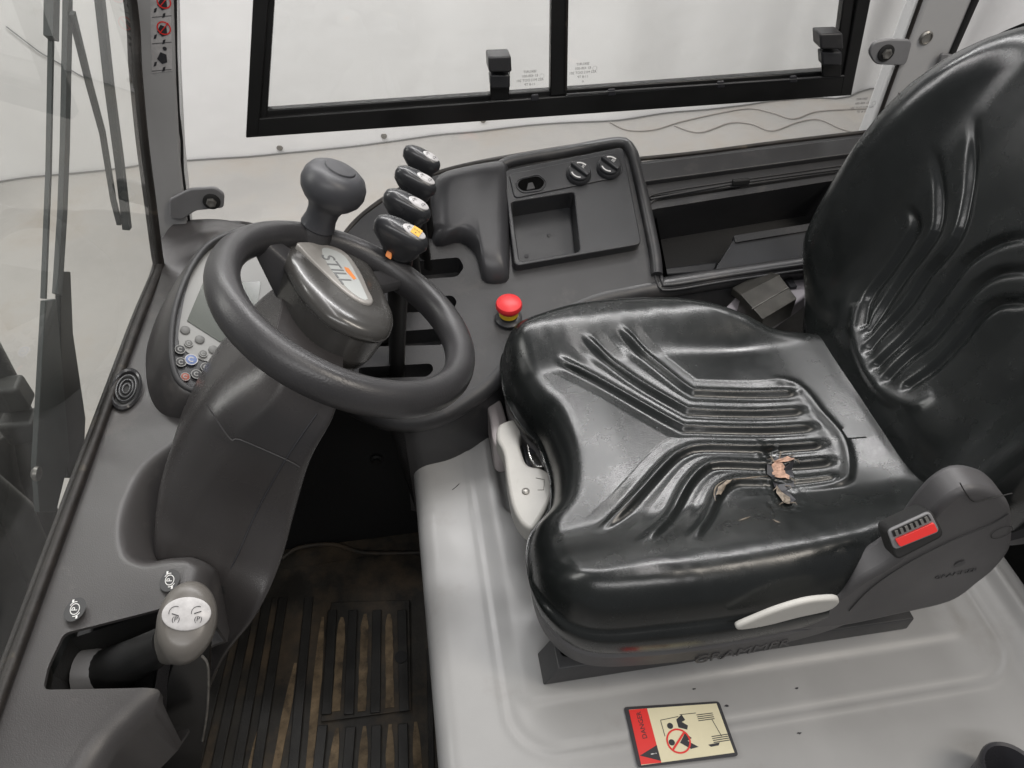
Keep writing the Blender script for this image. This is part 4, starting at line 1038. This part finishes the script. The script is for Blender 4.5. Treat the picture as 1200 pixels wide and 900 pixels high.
# sticker strip
spx = [(175, -60), (200, -60), (200, 40), (202, 84), (190, 86), (177, 85), (176, 40)]
spl = empty('pictogram_strip', ay(188, 40), 'x', 'x'); bpy.data.objects.remove(spl)
strip_o = prism('pictogram_strip', [ay(a, b, SY-.0006) for a, b in ((175.5, -60), (200, -60), (201, 40), (202, 83), (178, 86), (176.5, 40))], (0, .0004, 0), M['label'], fp)
for k, cy_ in enumerate((4, 35, 67)):
    c = ay(190, cy_, SY-.0012)
    if k < 2:
        ring('ban_ring', ay(192, cy_-2, SY-.0016), .0075, .0092, M['stred'], strip_o, V((1, 0, 0)), V((0, 0, 1)), n=24)
        tube('ban_bar', [ay(187, cy_+4, SY-.0016), ay(197, cy_-8, SY-.0016)], .0008, M['stred'], strip_o, 4)
    sheet('pictogram_body', [ay(a+190, b+cy_, SY-.0014) for a, b in ((-6, 2), (-2, -6), (5, -3), (6, 6), (0, 8))], M['ink'], strip_o)
    for a, b in ((-9, 6), (1, 12)): sheet('pictogram_boot', [ay(190+a+dx, cy_+b+dy, SY-.0014) for dx, dy in ((0, 0), (3, -1), (2, 4), (-1, 5))], M['ink'], strip_o)
    if k == 2: disc('pictogram_head', ay(193, cy_-10, SY-.0014), .0028, M['ink'], strip_o, V((1, 0, 0)), V((0, 0, 1)), 12)
    sheet('divider_line', [ay(a, b, SY-.0013) for a, b in ((178, cy_+16), (201, cy_+14), (201, cy_+14.6), (178, cy_+16.7))], M['ink'], strip_o)
def glass_clip(nm, pxo, boltpx, lab, yy, group='glass clips'):
    P = fillet([ay(a, b, yy) for a, b in pxo[0]], pxo[1], 5)
    o = prism(nm, P, (0, .007, 0), M['bracket'], None, .002, 2, 40)
    setp(o, lab, 'bracket', group)
    c = ay(*boltpx, yy-.0005)
    lathe('washer', [(.0135, -.001), (.0135, .002), (.0105, .0035)], c, (0, -1, 0), M['black'], o, 24)
    lathe('bolt_head', [(.0085, .001), (.0083, .006), (.006, .007), (.003, .006), (.0005, .005)], c, (0, -1, 0), M['steel'], o, 6)
    return o
glass_clip('glass_clip', ([(198, 234), (222, 222), (252, 220), (263, 228), (262, 244), (230, 247), (222, 252), (214, 258), (199, 256)], .006), (248, 236), 'grey bracket with bolt clamping the side glass to the front pillar', SY-.012)
glass_clip('glass_clip', ([(1070, 47), (1040, 46), (1024, 50), (1018, 62), (1026, 76), (1062, 77)], .010), (1038, 62), 'grey bracket with bolt clamping the side glass to the rear pillar', SY-.010)
glass_clip('glass_clip', ([(1104, 62), (1122, 66), (1132, 78), (1120, 100), (1096, 92)], .008), (1118, 84), 'grey bracket behind the backrest on the rear pillar', SY-.012)
rpil = empty('rear_pillar', (.9, 1.18, .3), 'light grey rear cab pillar beside the side window', 'pillar')
pr_ = [ay(1030, 140), ay(1082, 0), ay(1108, -70), ay(1172, -70), ay(1142, 0), ay(1085, 140), ay(1060, 205), ay(1004, 205)]
prism('pillar_post', pr_, (0, .05, 0), mat('rear_pillar_paint', (.46, .46, .46), .40, mott=(6, .04), rvar=.06), rpil, .010, 4, 40)
tube('pillar_seal', [ay(1000, 205, SY-.001), ay(1029, 140, SY-.001), ay(1079, 0, SY-.001), ay(1105, -70, SY-.001)], .0035, M['seal'], rpil, 8)
tube('pillar_seal', [ay(1110, 75, SY-.001), ay(1143, 0, SY-.001), ay(1175, -70, SY-.001)], .0055, M['black'], rpil, 8)
lathe('pillar_screw', [(.011, 0), (.011, .002), (.0085, .004), (.0080, .002), (.004, .002), (.0005, .001)], ay(1085, 44, SY-.001), (0, -1, 0), M['steel'], rpil, 20)
tube('pillar_joint', [ay(1053, 109, SY-.0008), ay(1067, 114, SY-.0008)], .0007, M['ink'], rpil, 5)

# side glass (lower fixed pane) and the sliding window in it
sg = [ay(222, 262, SY+.012), ay(214, 190, SY+.012), ay(205, -70, SY+.012), ay(1100, -70, SY+.012), ay(1030, 135, SY+.012), ay(1005, 210, SY+.012), ay(600, 240, SY+.012), ay(300, 290, SY+.012)]
gl = prism('side_glass', sg, (0, .004, 0), M['glass'], None); setp(gl, 'clear fixed side glass reaching from pillar to pillar', 'glass pane')
tube('front_seal', [ay(a, b, SY+.008) for a, b in ((205, -70), (206, 60), (209, 130), (213, 165), (214, 200), (219, 240), (222, 262))], .0022, M['black'], gl, 8)
def print_block(px0, py0, yy, par, lines=5, sc=1.0):
    ux = (ay(px0+40, py0-3, yy)-ay(px0, py0, yy)).normalized()
    for k in range(lines):
        s = ('SEKURIT', 'E1 43R-001', 'AS2 M12 DOT 201', '11-8 TP', 'o')[k]
        text('glass_print', s, .0055*sc, ay(px0, py0+5*k, yy), -ux, V((0, 0, 1)), M['button'], par, .0001)
    ring('glass_print', ay(px0+14, py0+5, yy), .0032*sc, .0036*sc, M['button'], par, V((1, 0, 0)), V((0, 0, 1)), n=16)
print_block(1010, 116, SY+.010, gl, 4, 1.0)
wnd = empty('sliding_window', ay(650, 130), 'black framed sliding side window with two panes', 'window')
WY = SY-.004
def bar(nm, a, b, c, d, par, y0=WY, dy=.028, m='black_steel', bev=.002): 
    return prism(nm, [ay(*a, y0), ay(*b, y0), ay(*c, y0), ay(*d, y0)], (0, dy, 0), M[m], par, bev)
bar('window_frame', (288, 162), (998, 112), (1001, 88), (290, 140), wnd).name = 'frame_rail'
bar('frame_bar', (288, 161), (303, 160), (320, -70), (300, -70), wnd, WY-.0005)
bar('frame_bar', (984, 113), (998, 112), (1035, -70), (1018, -70), wnd, WY-.0005)
bar('frame_bar', (303, 150), (312, 150), (326, -70), (318, -70), wnd, WY+.006)
bar('frame_rail', (300, 141), (992, 88), (992, 82), (300, 130), wnd, WY+.008, .014)
bar('frame_rail', (300, 136), (992, 84), (992, 80), (300, 131.5), wnd, WY+.016, .012, 'seal')
bar('mullion', (645, 113), (664, 111), (666, -70), (647, -70), wnd, WY+.002, .016)
tube('mullion_seal', [ay(663, 106, WY+.001), ay(665.5, -70, WY+.001)], .0022, M['seal'], wnd, 8)
bar('frame_bar', (976, 95), (990, 93), (1010, -70), (998, -70), wnd, WY+.004, .016)
# notches in the rail (lighter steps)
for a in (622, 712, 840, 925): 
    yv = 120-(a-600)*.072
    bar('rail_notch', (a, yv+1), (a+10, yv), (a+9, yv-8), (a+1, yv-7), wnd, WY-.0012, .004, 'ink')
bar('rail_lip', (664, 112), (990, 90), (990, 88.5), (664, 110.5), wnd, WY-.0022, .004, 'dash_dark', .0008)
pa = prism('window_pane', [ay(308, 135, WY+.018), ay(652, 112, WY+.018), ay(652, -70, WY+.018), ay(312, -70, WY+.018)], (0, .004, 0), M['glass'], wnd)
pb_ = prism('window_pane', [ay(660, 110, WY+.010), ay(984, 88, WY+.010), ay(1006, -70, WY+.010), ay(660, -70, WY+.010)], (0, .004, 0), M['glass'], wnd)
print_block(621, 84, WY+.016, pa, 5, 1.0); print_block(683, 75, WY+.008, pb_, 5, 1.0)
def catch(c0, lab, flip):
    o = empty('window_catch', ay(*c0, WY-.01), lab, 'latch', 'latches of the sliding window')
    a, b = c0
    bar('catch_plate', (a-11, b+36), (a+11, b+35), (a+12, b-12), (a-13, b-12), o, WY-.004, .005, 'black_steel', .002)
    bar('catch_grip', (a-13, b+3), (a+14, b+3), (a+13, b-16), (a-14, b-15), o, WY-.034, .030, 'console', .003)
    bar('catch_foot', (a-11, b+22), (a+12, b+22), (a+12, b+6), (a-12, b+6), o, WY-.022, .018, 'tray', .003)
    return o
catch((586, 82), 'black finger latch on the pane left of the window bar', 0)
catch((975, 55), 'black finger latch in the lower right corner of the window', 1)

# windshield: plane through the dash edge, leaning rearward towards its top
wE0, wE1 = at(-40, 925, z=.244), at(186, 312, z=.244)
ez = (wE1-wE0).normalized(); slope = V((.17, 0, 1)).normalized(); wnm = ez.cross(slope).normalized()
def awd(a, b, off=0): return pl(a, b, wE0+wnm*off, wnm)
ws = empty('windshield', (wE0+wE1)/2, 'tinted windshield in a black rubber seal', 'windshield')
far = [awd(a, b) for a, b in ((188, 312), (186, 298), (178, 235), (169, 165), (161, 80), (155, 0))]
e0, tp = wE0-ez*.3, V((0, 0, 0))
topf = far[-1]+slope*.25
P = [wE0-ez*.3, wE1]+far+[topf, topf-ez*1.45]
gw = mesh('windshield_glass', P, [list(range(len(P)))], M['wind'], ws, smooth=False, fix=False)
path = [wE0-ez*.3]+[wE0.lerp(wE1, t/6) for t in range(6)]+[awd(183, 326)]+far+[topf]
path = resample(spline(path, 6, False), 120, False)
tube('windshield_seal', path, .0062, M['seal'], ws, 10)
tube('seal_lip', [p+V((-.008, -.0, .001)) for p in path], .0032, M['seal'], ws, 8)
# wipers, beyond the glass
def ww(a, b, off): return awd(a, b, off)
sgn = 1 if wnm.x < 0 else -1
def wbar(nm, pts, w0, w1, off, th, m, par):
    P = [ww(*p, off*sgn) for p in pts]; rings = []
    for i, p in enumerate(P):
        t = (P[min(i+1, len(P)-1)]-P[max(i-1, 0)]).normalized(); s = wnm.cross(t).normalized(); w_ = w0+(w1-w0)*i/(len(P)-1)
        rings.append([p+s*w_*a+wnm*th*b for a, b in ((-.5, -.5), (.5, -.5), (.5, .5), (-.5, .5))])
    return loft(nm, rings, M[m], par)
w1 = empty('wiper_arm', ww(50, 560, .05*sgn), 'grey windshield wiper arm rising from its dark pivot, seen through the glass', 'wiper')
def wpl(nm, pxs, off, m): return prism(nm, [ww(a, b, off*sgn) for a, b in pxs], wnm*.006, M[m], w1, .001)
wpl('arm_plate', ((47, 352), (60, 350), (66, 420), (76, 535), (60, 600), (40, 600), (36, 545)), .060, 'wiper')
wpl('arm_channel', ((64, 318), (77, 318), (80, 390), (95, 490), (92, 560), (74, 560), (66, 430)), .072, 'mast')
wbar('arm_rod', [(51, 350), (57, 200), (60, 40), (61, -70)], .0060, .0060, .055, .005, 'wiper', w1)
wbar('arm_rod', [(67, 345), (73, 250), (76, 170), (79, 20), (80, -70)], .016, .016, .055, .006, 'wiper', w1)
wbar('blade_carrier', [(60, 45), (62, -70)], .018, .020, .050, .010, 'wiper', w1)
wbar('linkage', [(84, 15), (105, 100), (120, 155), (133, 235), (140, 262)], .011, .008, .050, .006, 'wiper', w1)
wbar('blade', [(114, -70), (117, 0), (128, 100), (140, 190), (149, 268)], .013, .013, .042, .010, 'wiper', w1)
lathe('pivot_bolt', [(.009, 0), (.009, .004), (.006, .007), (.001, .008)], ww(46, 555, .050*sgn), -wnm*sgn*-1, M['steel'], w1, 16)
# mast and cowl
ms = empty('lift_mast', (-.8, .6, -1.05), 'dark steel lift mast section below the windshield', 'mast')
def mb(pxs, x, dx, m='mast', nm='mast_channel'): return prism(nm, [at(a, b, x=x) for a, b in pxs], (dx, 0, 0), M[m], ms, .004)
mb([(-60, 560), (20, 500), (95, 700), (95, 960), (-60, 960)], -.62, -.03, nm='cross_plate')
mb([(-40, 470), (10, 450), (40, 560), (10, 620), (-60, 620)], -.66, -.05)
tube('mast_hose', [at(a, b, x=-.60) for a, b in ((-30, 380), (5, 445), (28, 495), (40, 560), (90, 720))], .018, M['mast'], ms, 12)
tube('mast_hose', [at(a, b, x=-.58) for a, b in ((-30, 560), (20, 600), (60, 700), (100, 860))], .022, M['mast'], ms, 12)
for a, b in ((10, 462), (28, 500)): box('hose_clamp', at(a, b, x=-.59), (.05, .035, .045), M['mast'], ms, .006)

# rear dark wall and the tube at the lower right corner
rw = setp(prism('rear_bulkhead', [(.84, .15, -.42), (.90, .15, -.42), (.90, 1.16, -.42), (.84, 1.16, -.42)], (0, 0, .66), M['black'], None, .01), 'black bulkhead behind the seat', 'bulkhead')
rt = empty('holder_tube', at(1175, 890, z=0), 'dark open holder tube at the near corner of the hood', 'holder')
tc_ = at(1187, 905, z=.055)
lathe('tube_wall', [(.028, -.06), (.031, -.02), (.034, 0), (.0325, .003), (.029, .001), (.026, -.02), (.024, -.05), (.001, -.05)], tc_, (.1, .1, 1), M['hoodcup'], rt, 40)
